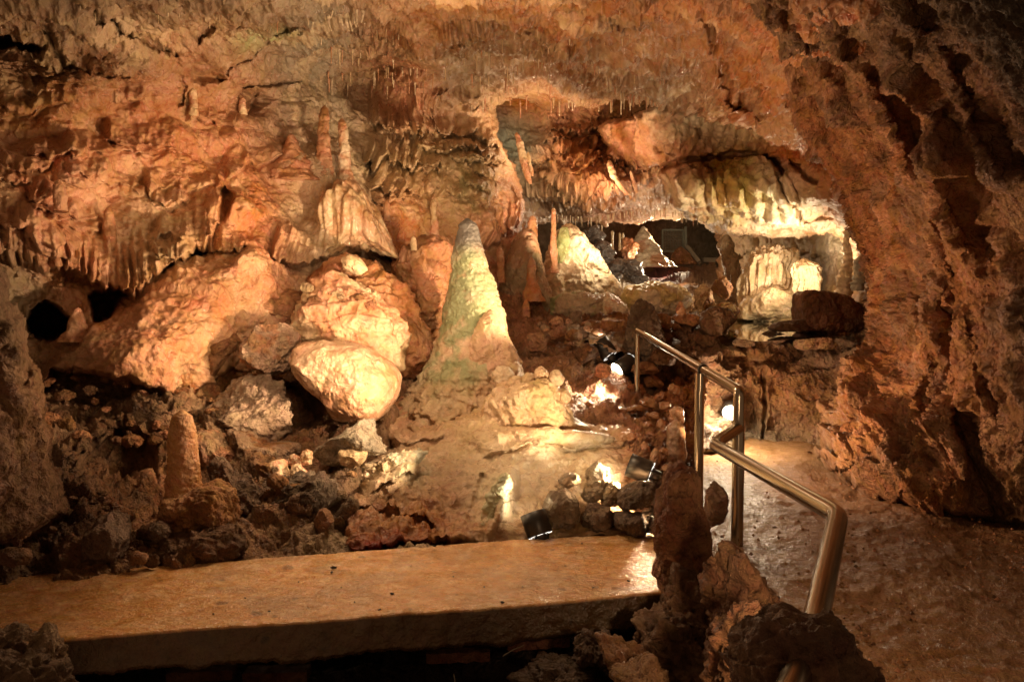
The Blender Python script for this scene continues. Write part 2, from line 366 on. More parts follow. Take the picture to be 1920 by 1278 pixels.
# ---- main wall and ceiling ------------------------------------------------
stA = St()
stA.curtain([(-40, 470), (60, 492), (120, 505), (180, 532), (240, 546), (300, 508), (345, 478), (395, 440), (420, 400)], 120, .26, 10, .3, 8, .6)
stA.curtain([(385, 452), (430, 463), (475, 455)], 34, .14, 8, .35, 6)
stA.curtain([(515, 462), (560, 480), (604, 488)], 80, .26, 9, .35, 8, .7)
stA.curtain([(590, 492), (620, 488), (650, 468), (700, 466), (735, 480), (765, 500)], 150, .34, 12, .3, 10, .5)
stA.curtain([(195, 262), (270, 285), (342, 284)], 60, .2, 13, .15, 4)
stA.curtain([(60, 388), (120, 402), (192, 404)], 40, .16, 12, .15, 4).curtain([(0, 300), (60, 318), (110, 300)], 50, .15, 12, .2, 5)
stA.curtain([(270, 360), (320, 378), (360, 372)], 44, .12, 12, .2, 5).curtain([(-20, 200), (60, 212), (130, 190)], 60, .16, 14, .2, 5)
stA.curtain([(350, 225), (420, 232), (510, 235)], 30, .12, 14, .2, 4).curtain([(420, 340), (470, 300), (540, 290)], 40, .14, 16, .1, 4)
stA.bump(150, 310, 70, 60, .22).bump(150, 180, 80, 50, .2).bump(300, 430, 110, 80, .15).bump(480, 250, 60, 50, .22).bump(520, 360, 120, 90, .18).bump(210, 120, 120, 40, .2)
stA.bump(560, 300, 55, 60, .2).bump(460, 380, 60, 40, .12).bump(700, 380, 70, 60, .2).bump(610, 300, 40, 90, .2).bump(80, 420, 60, 50, .15).bump(420, 430, 50, 30, .15)
# dome with long flutes and the terraces of the centre
stA.bump(775, 205, 92, 92, .42, 0, .6)
stA.curtain([(690, 240), (715, 250), (745, 262), (785, 258), (800, 240)], 66, .46, 7, .6, 12, .7)
stA.curtain([(775, 205), (810, 215), (852, 205)], 60, .26, 7, .6, 10, .5).curtain([(790, 246), (830, 252), (862, 240)], 40, .26, 8, .5, 8, .6)
stA.curtain([(685, 298), (720, 306), (755, 314), (790, 306)], 46, .36, 7, .6, 9, .7).curtain([(770, 280), (830, 288), (880, 276)], 36, .28, 9, .5, 7, .6)
for k in range(26):
    xx = RNG.uniform(700, 930); yy = RNG.uniform(290, 395) if k % 3 else RNG.uniform(190, 300)
    if yy < 290 and xx < 850: xx = RNG.uniform(860, 945)
    w = RNG.uniform(22, 48); s = RNG.uniform(-.25, .1); stA.curtain([(xx-w, yy+s*w), (xx, yy+RNG.uniform(2, 9)), (xx+w, yy-s*w)], RNG.uniform(22, 38), RNG.uniform(.14, .26), 8, .5, 6, .5)
stA.curtain([(870, 470), (905, 470), (935, 448), (990, 420)], 130, .26, 8, .6, 8, .5)
stA.curtain([(930, 560), (955, 470), (990, 400)], 60, .12, 9, .4, 6, .3)
for k in range(30):
    xx = RNG.uniform(10, 380); yy = RNG.uniform(110, 470); w = RNG.uniform(25, 55); stA.curtain([(xx-w, yy+RNG.uniform(-6, 6)), (xx, yy+RNG.uniform(4, 14)), (xx+w, yy+RNG.uniform(-6, 6))], RNG.uniform(25, 50), RNG.uniform(.05, .13), 13, .25, 5, .3)
for k in range(40): stA.bump(RNG.uniform(0, 980), RNG.uniform(120, 520), RNG.uniform(15, 45), RNG.uniform(12, 40), RNG.uniform(.04, .13), RNG.uniform(0, 3))
# ceiling ledges, cracks, dark openings
stA.crack([(370, 72), (400, 58), (450, 44), (520, 36), (560, 22)], 12, .2).crack([(420, 130), (500, 95), (560, 40)], 5, .08).crack([(1320, 5), (1345, 60), (1362, 110), (1385, 160), (1400, 185)], 10, .22)
stA.crack([(80, -10), (90, 50), (130, 95), (200, 125), (260, 118)], 12, .14).crack([(180, 0), (250, 60), (330, 100)], 5, .15).crack([(450, 160), (560, 150)], 4, .15)
stA.crack([(690, 110), (790, 70), (870, 55), (1040, 60)], 5, .12)
stA.hole([(-40, 40), (45, 50), (90, 65), (85, 90), (30, 84), (-40, 130)], 1.1, 26).hole([(350, 128), (385, 120), (425, 135), (420, 150), (370, 155), (350, 150)], .22, 14)
stA.hole([(440, 165), (460, 155), (500, 180), (500, 220), (470, 222)], .3, 16).hole([(335, 140), (345, 135), (350, 200), (338, 212), (330, 200)], .16, 10)
stA.hole([(400, 355), (425, 352), (438, 375), (430, 400), (408, 390)], .3, 7)
stA.hole([(48, 595), (80, 560), (110, 575), (138, 590), (128, 625), (50, 640)], 1.6, 16).hole([(160, 550), (195, 535), (238, 545), (225, 560), (180, 595), (160, 590)], 1.3, 14)
stA.hole([(350, 462), (380, 448), (395, 462), (370, 475), (352, 478)], .6, 8).hole([(305, 500), (325, 490), (330, 505), (312, 512)], .5, 6).hole([(610, 470), (640, 455), (655, 470), (640, 490)], .5, 8)
stA.hole([(1395, 160), (1440, 140), (1455, 190), (1430, 215), (1400, 205)], .5, 12)
for k in range(30):
    xx = RNG.uniform(560, 1330); yy = RNG.uniform(20, 160); w = RNG.uniform(30, 80); stA.curtain([(xx-w, yy+w*.1), (xx, yy+RNG.uniform(2, 10)), (xx+w, yy-w*.1)], RNG.uniform(14, 26), RNG.uniform(.05, .12), 11, .3, 9, .4)
for a, b, c_ in [((1050, 50), (1090, 140), .2), ((1090, 140), (1165, 182), .2)]:
    for t in np.linspace(0, 1, 6): stA.bump(a[0]+(b[0]-a[0])*t, a[1]+(b[1]-a[1])*t, 22, 14, .14, .8)
def dispA(Q, X, Y):
    ceil = sst(130, 60, Y-.12*np.abs(X-500)*(X < 500))*1.0; ceil = np.clip(ceil+sst(1000, 1080, X), 0, 1)
    left = 1-sst(640, 720, X); cen = blobmask(X, Y, 835, 310, 150, 150)
    h = .14*fbm(Q, 1.1, 3, .5)+.05*fbm(Q, .32, 4, .55, 3.)
    t1, s1 = terr(X, Y, 62, 150, 13, 1.); t2, s2 = terr(X, Y, 27, 80, 7, 4.)
    smo = 1-.85*blobmask(X, Y, 500, 350, 140, 100)-.7*blobmask(X, Y, 330, 620, 200, 90)
    lw = .09*fbm(Q, .2, 2)[..., None]; b1, _, _ = cells(Q*np.array([1, 1, .8])+lw, .30, 5.); b2, _, _ = cells(Q+lw, .13, 8.); b3, _, _ = cells(Q*np.array([1, 1, 1.3])+lw*.4, .05, 3.)
    sm = np.clip(smo, .15, 1)
    h += (1-ceil)*(left*(.012*t1*sm+.10*(.6-b1)*sm+.05*(.55-b2)*sm)+cen*.025*t2+.03*cen*(.55-b2)+.018*(.55-b3)+.012*fbm(Q, .06, 2, .6, 7.))
    r1, r2, _ = cells(Q+.12*fbm(Q, .3, 2)[..., None], .3, 2.)
    r3, _, _ = cells(Q+.05*fbm(Q, .15, 2)[..., None], .11, 6.)
    h += ceil*(.06*ridged(Q*np.array([.6, .6, 2.2]), .35, 5, .62)+.09*(r1-.5)+.045*(r3-.5)+.03*fbm(Q, .08, 3, .7))
    br = blobmask(X, Y, 130, 90, 170, 80); h += br*.05*ridged(Q, .2, 4, .6)
    return h
def colA(col, Q, X, Y, h, tow):
    g = blobmask(X, Y, 470, 70, 30, 22)+blobmask(X, Y, 520, 50, 30, 18)+.35*blobmask(X, Y, 880, 350, 45, 60)+.2*blobmask(X, Y, 800, 270, 30, 25)
    w = np.clip(g*(1.1+1.6*fbm(Q, .18, 4, .6)), 0, .75)[..., None]; col = col*(1-w)+np.array(GRN)*w
    w = sst(.1, .5, fbm(Q, .8, 4, .6, 21.))[..., None]*.45; col = col*(1-w)+np.array(CRM)*w*.95
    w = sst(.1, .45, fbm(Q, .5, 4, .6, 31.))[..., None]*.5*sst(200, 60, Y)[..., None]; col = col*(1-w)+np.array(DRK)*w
    return col
ctrlA = [(-260, -180, 4.6), (-260, 300, 5.6), (-260, 800, 5.6), (600, -180, 5.3), (1400, -180, 4.8), (-70, -70, 5.6), (200, -70, 6.0), (600, -70, 6.3), (1000, -70, 6.4), (1400, -70, 5.6), (1700, -70, 4.6), (-70, 60, 6.9), (100, 60, 7.0), (300, 40, 7.0), (560, 30, 7.6), (800, 40, 7.8), (1050, 40, 7.9), (1300, 40, 7.4),
         (1500, 60, 6.2), (1700, 200, 6.8), (200, 130, 7.5), (400, 130, 8.2), (600, 110, 9.6), (700, 120, 10.4), (850, 110, 9.8), (950, 120, 10.3), (1080, 120, 9.6), (1250, 120, 9.2), (1400, 120, 8.2),
         (960, 195, 12.2), (1060, 195, 12.4), (1165, 180, 10.6), (1300, 190, 10.2), (1430, 235, 9.2), (1560, 250, 8.8), (-70, 300, 6.6), (60, 300, 7.0), (200, 300, 7.6), (400, 250, 8.4), (560, 230, 9.6), (690, 250, 10.6), (640, 320, 9.6), (780, 200, 11.0), (860, 200, 11.6), (800, 330, 10.8), (930, 300, 11.7), (985, 330, 12.2),
         (60, 450, 6.8), (250, 450, 7.4), (430, 400, 8.1), (560, 400, 8.8), (700, 430, 9.4), (800, 430, 10.4), (900, 440, 11), (985, 450, 11.8), (60, 520, 7.2), (180, 560, 7.2), (180, 620, 6.8), (0, 650, 6.9), (320, 560, 7.05), (480, 490, 7.6), (500, 520, 7.6), (580, 530, 8.2), (650, 600, 8.6), (260, 680, 6.45), (340, 640, 6.7), (420, 600, 7.3), (750, 520, 9.6), (820, 600, 9.6), (900, 620, 10), (950, 540, 11), (60, 760, 6.6), (400, 780, 7.2), (740, 700, 8.4)]
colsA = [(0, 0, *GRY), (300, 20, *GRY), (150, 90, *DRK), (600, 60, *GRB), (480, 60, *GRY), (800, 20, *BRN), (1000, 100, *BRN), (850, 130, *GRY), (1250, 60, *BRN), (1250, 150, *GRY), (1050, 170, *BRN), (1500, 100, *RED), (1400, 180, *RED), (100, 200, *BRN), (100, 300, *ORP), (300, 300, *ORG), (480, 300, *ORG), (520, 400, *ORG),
         (640, 330, *PAL), (670, 420, *PAL), (600, 200, *GRB), (650, 130, *GRY), (780, 200, *ORP), (740, 300, *CRM), (850, 320, *CRM), (930, 400, *ORP), (720, 420, *ORG), (100, 450, *ORP), (300, 450, *CRM), (60, 540, *GRY), (350, 560, *ORG), (520, 520, *ORP), (250, 650, *ORP), (180, 560, *ORG), (60, 700, *DRK), (560, 600, *BRN), (800, 450, *BRN), (900, 560, *ORP)]
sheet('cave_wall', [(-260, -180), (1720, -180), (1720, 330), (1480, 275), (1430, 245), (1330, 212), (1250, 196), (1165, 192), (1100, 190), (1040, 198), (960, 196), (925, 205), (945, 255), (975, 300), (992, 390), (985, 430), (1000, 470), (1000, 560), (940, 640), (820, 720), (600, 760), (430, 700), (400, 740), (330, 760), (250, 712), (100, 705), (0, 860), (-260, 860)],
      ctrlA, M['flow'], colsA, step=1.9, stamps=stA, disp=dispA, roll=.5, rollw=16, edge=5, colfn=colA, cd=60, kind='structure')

# ---- alcove behind the centre ---------------------------------------------
stB = St()
for x_, y_, w, hh in [(1150, 240, 50, 40), (1010, 310, 30, 50), (1100, 300, 60, 60), (1060, 340, 50, 40), (1200, 300, 60, 50), (1180, 350, 50, 30), (1090, 370, 60, 18), (1160, 378, 40, 14), (1010, 370, 30, 40), (1120, 260, 40, 40)]:
    stB.curtain([(x_-w, y_), (x_, y_+8), (x_+w, y_-4)], hh, .22, 7, .6, 9, .4)
for k in range(30):
    xx = RNG.uniform(1000, 1330); yy = RNG.uniform(215, 385); w = RNG.uniform(18, 50); stB.curtain([(xx-w, yy), (xx, yy+RNG.uniform(0, 8)), (xx+w, yy)], RNG.uniform(14, 36), RNG.uniform(.08, .2), 6, .6, 8, .4)
def dispB(Q, X, Y):
    t2, _ = terr(X, Y, 34, 90, 6, 8.); m = sst(220, 260, Y)*sst(395, 370, Y)
    return .12*fbm(Q, 1., 4, .55)+.10*t2*m+.05*ridged(Q*np.array([.5, 1, 2.5]), .4, 4, .6)*(1-.6*m)
sheet('alcove_wall', [(880, 100), (1560, 100), (1560, 420), (1420, 445), (1330, 432), (1290, 408), (1240, 404), (1180, 408), (1120, 418), (1060, 410), (1030, 420), (985, 430), (985, 600), (900, 600)],
      [(900, 110, 11.6), (1100, 110, 11.6), (1300, 110, 11.6), (1550, 110, 11.5), (950, 205, 13.0), (1060, 180, 12.9), (1150, 220, 13.6), (1300, 220, 13), (1000, 300, 12.8), (1150, 300, 13), (1250, 330, 12.6), (1050, 350, 12.7), (1150, 355, 12.4), (1050, 405, 15), (1150, 410, 15.4), (1250, 402, 15.5), (1350, 420, 14), (1500, 400, 13), (985, 500, 13), (950, 580, 12)],
      M['flowfar'], [(930, 200, *DRK), (1000, 210, *BRN), (1080, 200, *ORP), (1130, 170, *BRN), (1000, 250, *GRB), (1150, 260, *RED), (1040, 300, *BRN), (1180, 320, *ORP), (1060, 360, *GRY), (1150, 390, *ORP), (1300, 390, *CRM), (1350, 250, *CRM), (1000, 450, *ORP)],
      step=2, stamps=stB, disp=dispB, roll=.5, rollw=12, edge=4, kind='structure')
# ---- bright bulge at right of the alcove ----------------------------------
stF = St()
for k in range(9): stF.bump(1255+k*24, 250+RNG.uniform(-8, 8), 11, 40, .16, .25)
for k in range(10): stF.bump(1250+k*28, 345+k*4+RNG.uniform(-8, 8), 11, 52, .20, -.35)
stF.crack([(1225, 320), (1290, 300), (1370, 290), (1450, 292), (1475, 330)], 9, .45).bump(1440, 330, 32, 45, .35).bump(1500, 360, 70, 50, .2).bump(1400, 400, 80, 30, .15)
stF.crack([(1460, 330), (1490, 380), (1560, 410)], 5, .15).crack([(1480, 262), (1500, 300), (1540, 340)], 6, .25)
for k in range(26): stF.bump(RNG.uniform(1230, 1560), RNG.uniform(220, 430), RNG.uniform(8, 22), RNG.uniform(12, 30), RNG.uniform(.05, .13), -.3)
for k in range(22): stF.hole([(a+RNG.uniform(-4, 4), b+RNG.uniform(-4, 4)) for a, b in (lambda u, v: [(u-6, v-12), (u+6, v-8), (u+8, v+10), (u-4, v+12)])(RNG.uniform(1235, 1420), RNG.uniform(230, 400))], .13, 5)
def dispF(Q, X, Y):
    c1, c2, _ = cells(Q*np.array([1, 1, .6]), .2, 3.); c3, _, _ = cells(Q, .07, 3.)
    return .025*(.55-c3)+.10*fbm(Q, .8, 4, .55)+.05*(c1-.5)+.03*ridged(Q*np.array([1, 1, .5]), .22, 4, .6)
def colF(col, Q, X, Y, h, tow):
    w = sst(.0, .12, -tow+.5*fbm(Q, .3, 3)-.02)[..., None]*.6; col = col*(1-w)+np.array(RED)*w
    w = (blobmask(X, Y, 1400, 350, 90, 50)*sst(-.1, .4, fbm(Q, .3, 4, .6, 5.)))[..., None]*.6; return col*(1-w)+np.array(YEL)*np.array([.8, 1, .7])*w
sheet('bright_rock_overhang', [(1120, 235), (1180, 215), (1232, 198), (1330, 205), (1430, 225), (1560, 240), (1700, 300), (1700, 640), (1612, 620), (1600, 560), (1606, 490), (1590, 440), (1560, 432), (1480, 440), (1400, 437), (1335, 432), (1296, 408), (1262, 372), (1228, 322), (1190, 318), (1150, 300)],
      [(1130, 240, 12.6), (1200, 250, 11.9), (1300, 210, 11.2), (1300, 260, 11.3), (1430, 240, 10.4), (1430, 290, 11.3), (1330, 296, 12), (1240, 320, 12), (1300, 360, 11.5), (1400, 340, 10.8), (1500, 340, 10.2), (1580, 400, 9.7), (1650, 300, 9), (1690, 500, 9), (1300, 405, 13), (1400, 434, 13), (1500, 436, 12.4), (1470, 395, 11), (1590, 450, 10.8), (1610, 520, 10.6), (1610, 610, 10.4)],
      M['flowfar'], [(1150, 250, *ORG), (1200, 240, *ORP), (1260, 240, *PAL), (1350, 240, *PAL), (1440, 245, *CRM), (1300, 300, *RED), (1450, 295, *RED), (1300, 350, *CRM), (1400, 350, *YEL), (1440, 330, *PAL), (1500, 380, *PAL), (1400, 410, *CRM), (1550, 400, *GRY), (1640, 400, *RED), (1600, 500, *CRM), (1640, 600, *RED)],
      step=1.9, stamps=stF, disp=dispF, roll=.5, rollw=12, edge=5, colfn=colF, kind='structure')
# ---- rear chamber ---------------------------------------------------------
sheet('rear_chamber_wall', [(960, 370), (1440, 370), (1440, 580), (960, 640)], [(980, 380, 22), (1200, 380, 23), (1430, 380, 26), (1000, 560, 22), (1200, 480, 24), (1400, 560, 26), (1320, 440, 26)],
      M['mud'], [(1000, 420, *GRY), (1100, 430, *GRB), (1180, 440, *BRN), (1300, 450, *GRB), (1400, 450, .2, .2, .14), (1200, 560, *DRK)], step=2.5, disp=lambda Q, X, Y: .6*fbm(Q, 2.5, 5, .6), kind='structure')
stG = St().curtain([(1330, 520), (1350, 560), (1365, 500)], 120, .3, 7, .5).curtain([(1560, 560), (1585, 560), (1610, 550)], 120, .25, 8, .5)
for k in range(12): stG.curtain([(1370+k*20-16, 470), (1370+k*20, 478), (1370+k*20+16, 470)], 40, .12, 6, .5, 8)
sheet('rear_side_wall', [(1338, 415), (1700, 415), (1700, 660), (1400, 660), (1385, 575), (1350, 540), (1344, 480)], [(1340, 430, 17), (1345, 540, 16), (1400, 440, 15.5), (1500, 440, 14), (1600, 430, 12.5), (1400, 560, 15.6), (1500, 560, 14.6), (1600, 560, 12), (1690, 560, 11), (1420, 640, 15), (1600, 650, 12)],
      M['flowfar'], [(1350, 480, *BRN), (1400, 450, *CRM), (1480, 450, *CRM), (1560, 460, *PAL), (1560, 520, *GRY), (1600, 480, *CRM), (1400, 560, *CRM), (1500, 600, *YEL)], step=2, stamps=stG,
      disp=lambda Q, X, Y: .14*fbm(Q, 1., 5, .6)+.07*noise(Q*np.array([1, 1, .15]), .12), roll=1, rollw=14, kind='structure')
sheet('rear_chamber_floor', [(1100, 497), (1200, 496), (1400, 488), (1400, 560), (1520, 575), (1640, 560), (1640, 640), (1340, 650), (1000, 620), (1000, 560)],
      [(1200, 498, 21), (1350, 492, 22), (1100, 500, 20), (1150, 540, 13.5), (1300, 530, 14.5), (1400, 510, 17), (1200, 590, 10.8), (1050, 600, 10.8), (1350, 600, 11.4), (1400, 590, 13.2), (1500, 600, 12), (1620, 570, 12.6), (1600, 640, 10.2), (1340, 645, 10)],
      M['mud'], [(1150, 560, *CRM), (1200, 520, *DRK), (1300, 510, *BRN), (1350, 570, *CRM), (1400, 600, *CRM), (1500, 600, *YEL), (1200, 600, *BRN)], step=2, disp=lambda Q, X, Y: .10*fbm(Q, .8, 5, .6)-.1, kind='structure')
# ---- pool -----------------------------------------------------------------
zp = 1.10
pc = []
for x_, y_ in [(1345, 586), (1400, 570), (1480, 575), (1560, 580), (1580, 600), (1600, 628), (1500, 636), (1420, 640), (1355, 630)]:
    dd = (CAMZ-zp)/(ST+(y_-639)/F*CT); pc.append(P(x_, y_, dd))
pc = np.array(pc); ctr = pc.mean(0); Vp = np.vstack([pc, ctr]); Fp = [[i, (i+1) % len(pc), len(pc), len(pc)] for i in range(len(pc))]
me = bpy.data.meshes.new('pool_water'); me.from_pydata((Vp-ctr).tolist(), [], [f[:3] for f in Fp]); me.materials.append(M['water']); o = bpy.data.objects.new('pool_water', me); o.location = ctr; C.objects.link(o); tag(o, kind='structure')
# ---- right wall -----------------------------------------------------------
stR = St()
for pts, w, dp in [([(1475, 40), (1530, 140), (1580, 220), (1650, 330), (1700, 430)], 24, .22), ([(1590, -80), (1660, 60), (1730, 200), (1800, 330), (1830, 430), (1850, 560)], 34, .32), ([(1720, -80), (1800, 40), (1870, 180), (1930, 300), (1990, 380)], 36, .35), ([(1610, 330), (1670, 450), (1700, 560), (1700, 700)], 20, .2),
                   ([(1850, 780), (1860, 860), (1880, 950)], 30, .35), ([(1600, 700), (1560, 760)], 16, .12), ([(1750, 560), (1790, 680), (1780, 800)], 18, .16), ([(1880, 430), (1900, 640), (1930, 760)], 34, .28)]:
    stR.crack(pts, w, dp*.65)
for x_, y_, rx, ry, h_, a in [(1560, 120, 24, 170, .2, -.5), (1620, 200, 24, 190, .2, -.5), (1700, 220, 26, 240, .24, -.48), (1770, 180, 24, 200, .2, -.5), (1840, 400, 34, 220, .26, -.35), (1640, 440, 20, 120, .18, -.4), (1680, 560, 26, 180, .2, -.15), (1780, 640, 30, 220, .26, .05), (1640, 840, 80, 110, .4, .2), (1590, 880, 40, 50, .2, 0), (1720, 880, 70, 110, .35, 0), (1800, 860, 40, 120, .25, .1), (1640, 720, 50, 60, .2, 0), (1900, 300, 40, 190, .26, -.4)]:
    stR.bump(x_, y_, rx, ry, h_, a)
for k in range(60): stR.bump(RNG.uniform(1450, 1950), RNG.uniform(-20, 900), RNG.uniform(14, 34), RNG.uniform(20, 60), RNG.uniform(-.12, .12), RNG.uniform(-.6, 0))
def dispR(Q, X, Y):
    an = .15+.5*sst(.6, 3.2, Q[..., 2]); u = Q[..., 0]*np.cos(an)+Q[..., 2]*np.sin(an); v = -Q[..., 0]*np.sin(an)+Q[..., 2]*np.cos(an)
    R2 = np.stack([u, Q[..., 1], v*.42], -1); w = .1*fbm(Q, .35, 3)[..., None]
    c1, c2, cid = cells(R2+w, .20, 1.); d1, _, _ = cells(R2*1.0+w, .085, 4.)
    e1, _, _ = cells(R2+w*.7, .042, 7.)
    R3 = np.stack([u, Q[..., 1]*.4, v*.13], -1)+w*.5
    return .08*ridged(R3, .34, 3, .5, 9.)+.16*fbm(R2, 1.0, 3, .5, 2.)+.10*(c1-.55)+.07*(d1-.5)+.028*(e1-.5)+.045*ridged(R2, .2, 5, .66)+.012*noise(Q, .025)
def colR(col, Q, X, Y, h, tow):
    w = sst(-.1, .4, fbm(Q, .6, 5, .6, 12.))[..., None]*.6; col = col*(1-w)+np.array(MUD)*1.2*w; w = sst(.0, -.10, h)[..., None]*0; return col
sheet('right_cave_wall', [(1395, -70), (1440, 40), (1470, 120), (1500, 215), (1535, 290), (1570, 350), (1600, 410), (1625, 470), (1632, 520), (1640, 575), (1640, 640), (1612, 700), (1588, 770), (1572, 820), (1556, 850), (1552, 900), (1600, 935), (1680, 962), (1760, 985), (1850, 990), (2020, 1010), (2170, 1030), (2170, -160), (1395, -160)],
      [(1400, -70, 5.4), (1700, -70, 4.2), (2000, -70, 3.2), (1440, 60, 6.3), (1500, 200, 7.8), (1570, 340, 8.6), (1620, 460, 8.8), (1640, 600, 8.8), (1600, 720, 8.2), (1560, 850, 7.8), (1555, 920, 7.2), (1680, 958, 6.35), (1780, 975, 6.0), (1900, 985, 5.8), (2010, 1000, 5.6), (1650, 150, 6.2), (1700, 400, 7.0), (1720, 600, 7.2), (1700, 750, 7.2), (1850, 150, 4.8), (1880, 400, 5.4), (1900, 650, 5.6), (1900, 800, 5.8), (2010, 300, 4.2), (2010, 700, 4.8), (1780, 850, 6.3)],
      M['rock'], [(1450, 50, *BRN), (1500, 200, *RED), (1600, 300, *RED), (1650, 100, *BRN), (1780, 200, *RED), (1880, 100, *DRK), (1980, 300, *DRK), (1990, 600, *DRK), (1700, 500, *RED), (1850, 500, *RED), (1920, 400, *BRN), (1650, 700, *RED), (1800, 750, *RED), (1900, 900, *BRN), (1620, 900, *BRN), (1750, 920, *RED)],
      step=1.9, stamps=stR, disp=dispR, roll=.8, rollw=34, edge=9, colfn=colR, kind='structure')
# ---- low wall beyond the path ---------------------------------------------
stK = St().curtain([(1400, 760), (1425, 830), (1450, 780)], 120, .1, 14, .2).bump(1440, 740, 30, 80, .12).bump(1500, 730, 50, 60, .12).bump(1350, 700, 60, 50, .25).bump(1300, 650, 50, 40, .3).bump(1420, 660, 50, 24, .2).crack([(1430, 700), (1435, 780), (1425, 830)], 6, .15)
for k in range(14): stK.bump(RNG.uniform(1260, 1620), RNG.uniform(610, 700), RNG.uniform(14, 34), RNG.uniform(10, 24), RNG.uniform(.08, .22))
sheet('low_rock_wall', [(1150, 660), (1180, 640), (1230, 610), (1270, 590), (1330, 592), (1372, 606), (1380, 630), (1430, 632), (1470, 642), (1500, 628), (1560, 622), (1660, 606), (1700, 640), (1700, 880), (1380, 870), (1280, 860), (1200, 800)],
      [(1180, 660, 9.2), (1230, 640, 9.2), (1300, 610, 9.6), (1400, 640, 9.7), (1500, 640, 9.6), (1640, 620, 9.2), (1250, 760, 8.7), (1310, 840, 8.6), (1400, 740, 9.4), (1480, 740, 9.3), (1600, 740, 9.0), (1400, 830, 9.25), (1500, 836, 9.1), (1600, 860, 8.8)],
      M['mud'], [(1200, 680, *DRK), (1300, 640, *DRK), (1400, 620, *BRN), (1500, 660, *DRK), (1440, 760, *BRN), (1540, 760, *BRN), (1425, 800, *GRY), (1300, 760, *DRK)], step=1.9, stamps=stK,
      disp=lambda Q, X, Y: .10*fbm(Q, .7, 4, .6)+.06*ridged(Q, .22, 4, .6)+.03*(cells(Q, .16)[0]-.5), roll=.9, rollw=16, edge=8, kind='structure')
# ---- floor: rubble slope --------------------------------------------------
stH = St()
for x_, y_, rx, ry, h_ in [(300, 760, 90, 50, .25), (480, 900, 60, 60, .3), (150, 850, 80, 60, .2), (60, 900, 50, 40, .2), (200, 930, 80, 30, .15), (560, 930, 60, 50, .25), (640, 940, 50, 40, .2), (1020, 620, 60, 30, .2), (1100, 660, 40, 20, .15), (420, 800, 50, 50, .2), (620, 560, 80, 40, .3), (40, 980, 60, 30, .2)]: stH.bump(x_, y_, rx, ry, h_)
stH.hole([(500, 720), (560, 740), (610, 770), (590, 810), (540, 830), (500, 800)], .4, 16).hole([(130, 830), (230, 800), (300, 830), (300, 900), (150, 910)], .35, 30)
def dispH(Q, X, Y):
    w = .12*fbm(Q, .3, 3)[..., None]; c1, c2, cid = cells(Q+w, .24); e1, e2, eid = cells(Q+w*.6, .10, 6.)
    rub = sst(660, 560, Y)*0+1.0
    ap = sst(-10, 40, polydist([(670, 880), (760, 760), (850, 700), (960, 720), (1080, 780), (1200, 820), (1240, 1040), (680, 1030)], X[::1], Y[::1]))
    return -.35*ap+.12*fbm(Q, .8, 4, .6)+rub*(.12*(cid-.5)*sst(0, .12, c2-c1)+.05*(eid-.5)*sst(0, .15, e2-e1)-.02)+.03*ridged(Q, .12, 3, .6)
def colH(col, Q, X, Y, h, tow):
    w = sst(-.1, .4, fbm(Q, .5, 5, .6, 17.))[..., None]*.6; return col*(1-w)+np.array(MUD)*w
sheet('cave_floor', [(-80, 600), (60, 640), (300, 690), (420, 560), (500, 500), (620, 480), (760, 480), (860, 520), (980, 560), (1060, 590), (1160, 600), (1300, 650), (1330, 700), (1310, 860), (1290, 990), (1240, 1010), (1000, 1030), (500, 1072), (350, 1098), (200, 1116), (60, 1132), (-80, 1160)],
      [(-70, 650, 6.8), (100, 640, 7.4), (250, 700, 7.0), (420, 600, 8.0), (500, 520, 8.7), (620, 500, 9.0), (750, 500, 9.8), (880, 560, 10.2), (1000, 590, 10.4), (1150, 620, 9.7), (1300, 680, 8.9), (1050, 670, 8.9), (1180, 690, 9.0), (1200, 742, 8.55), (1110, 740, 8.2), (1290, 820, 7.8), (1200, 800, 7.2), (1250, 900, 6.3), (1260, 1000, 5.7), (800, 700, 8.6), (700, 800, 7.4), (800, 860, 6.9), (950, 800, 7.2), (950, 900, 6.4), (950, 1010, 5.7), (700, 900, 6.4), (700, 1010, 5.6), (500, 1050, 5.2), (560, 930, 5.9), (450, 850, 6.5), (450, 740, 7.1), (300, 800, 6.6), (300, 900, 6.0), (300, 1010, 5.3), (120, 850, 6.0), (100, 950, 5.3), (0, 900, 5.4), (0, 1050, 4.85), (200, 1080, 4.84), (60, 1095, 4.75), (350, 1068, 4.95), (-60, 1155, 4.58), (60, 1128, 4.66), (200, 1114, 4.74), (350, 1098, 4.84), (900, 1080, 4.9), (1200, 1100, 4.8)],
      M['mud'], [(100, 720, .38, .22, .12), (300, 760, .42, .25, .13), (300, 860, *BRN), (150, 900, *DRK), (60, 1050, *DRK), (300, 1000, *BRN), (420, 820, .45, .28, .16), (500, 900, *BRN), (620, 940, *GRY), (620, 560, *ORP), (480, 560, *BRN), (800, 560, *BRN), (1000, 620, *ORP), (1080, 680, *BRN), (1120, 740, *ORP), (1250, 780, *RED), (1250, 900, *DRK), (700, 980, *CRM), (450, 760, *BRN)],
      step=1.9, stamps=stH, disp=dispH, colfn=colH, edge=3, kind='structure')
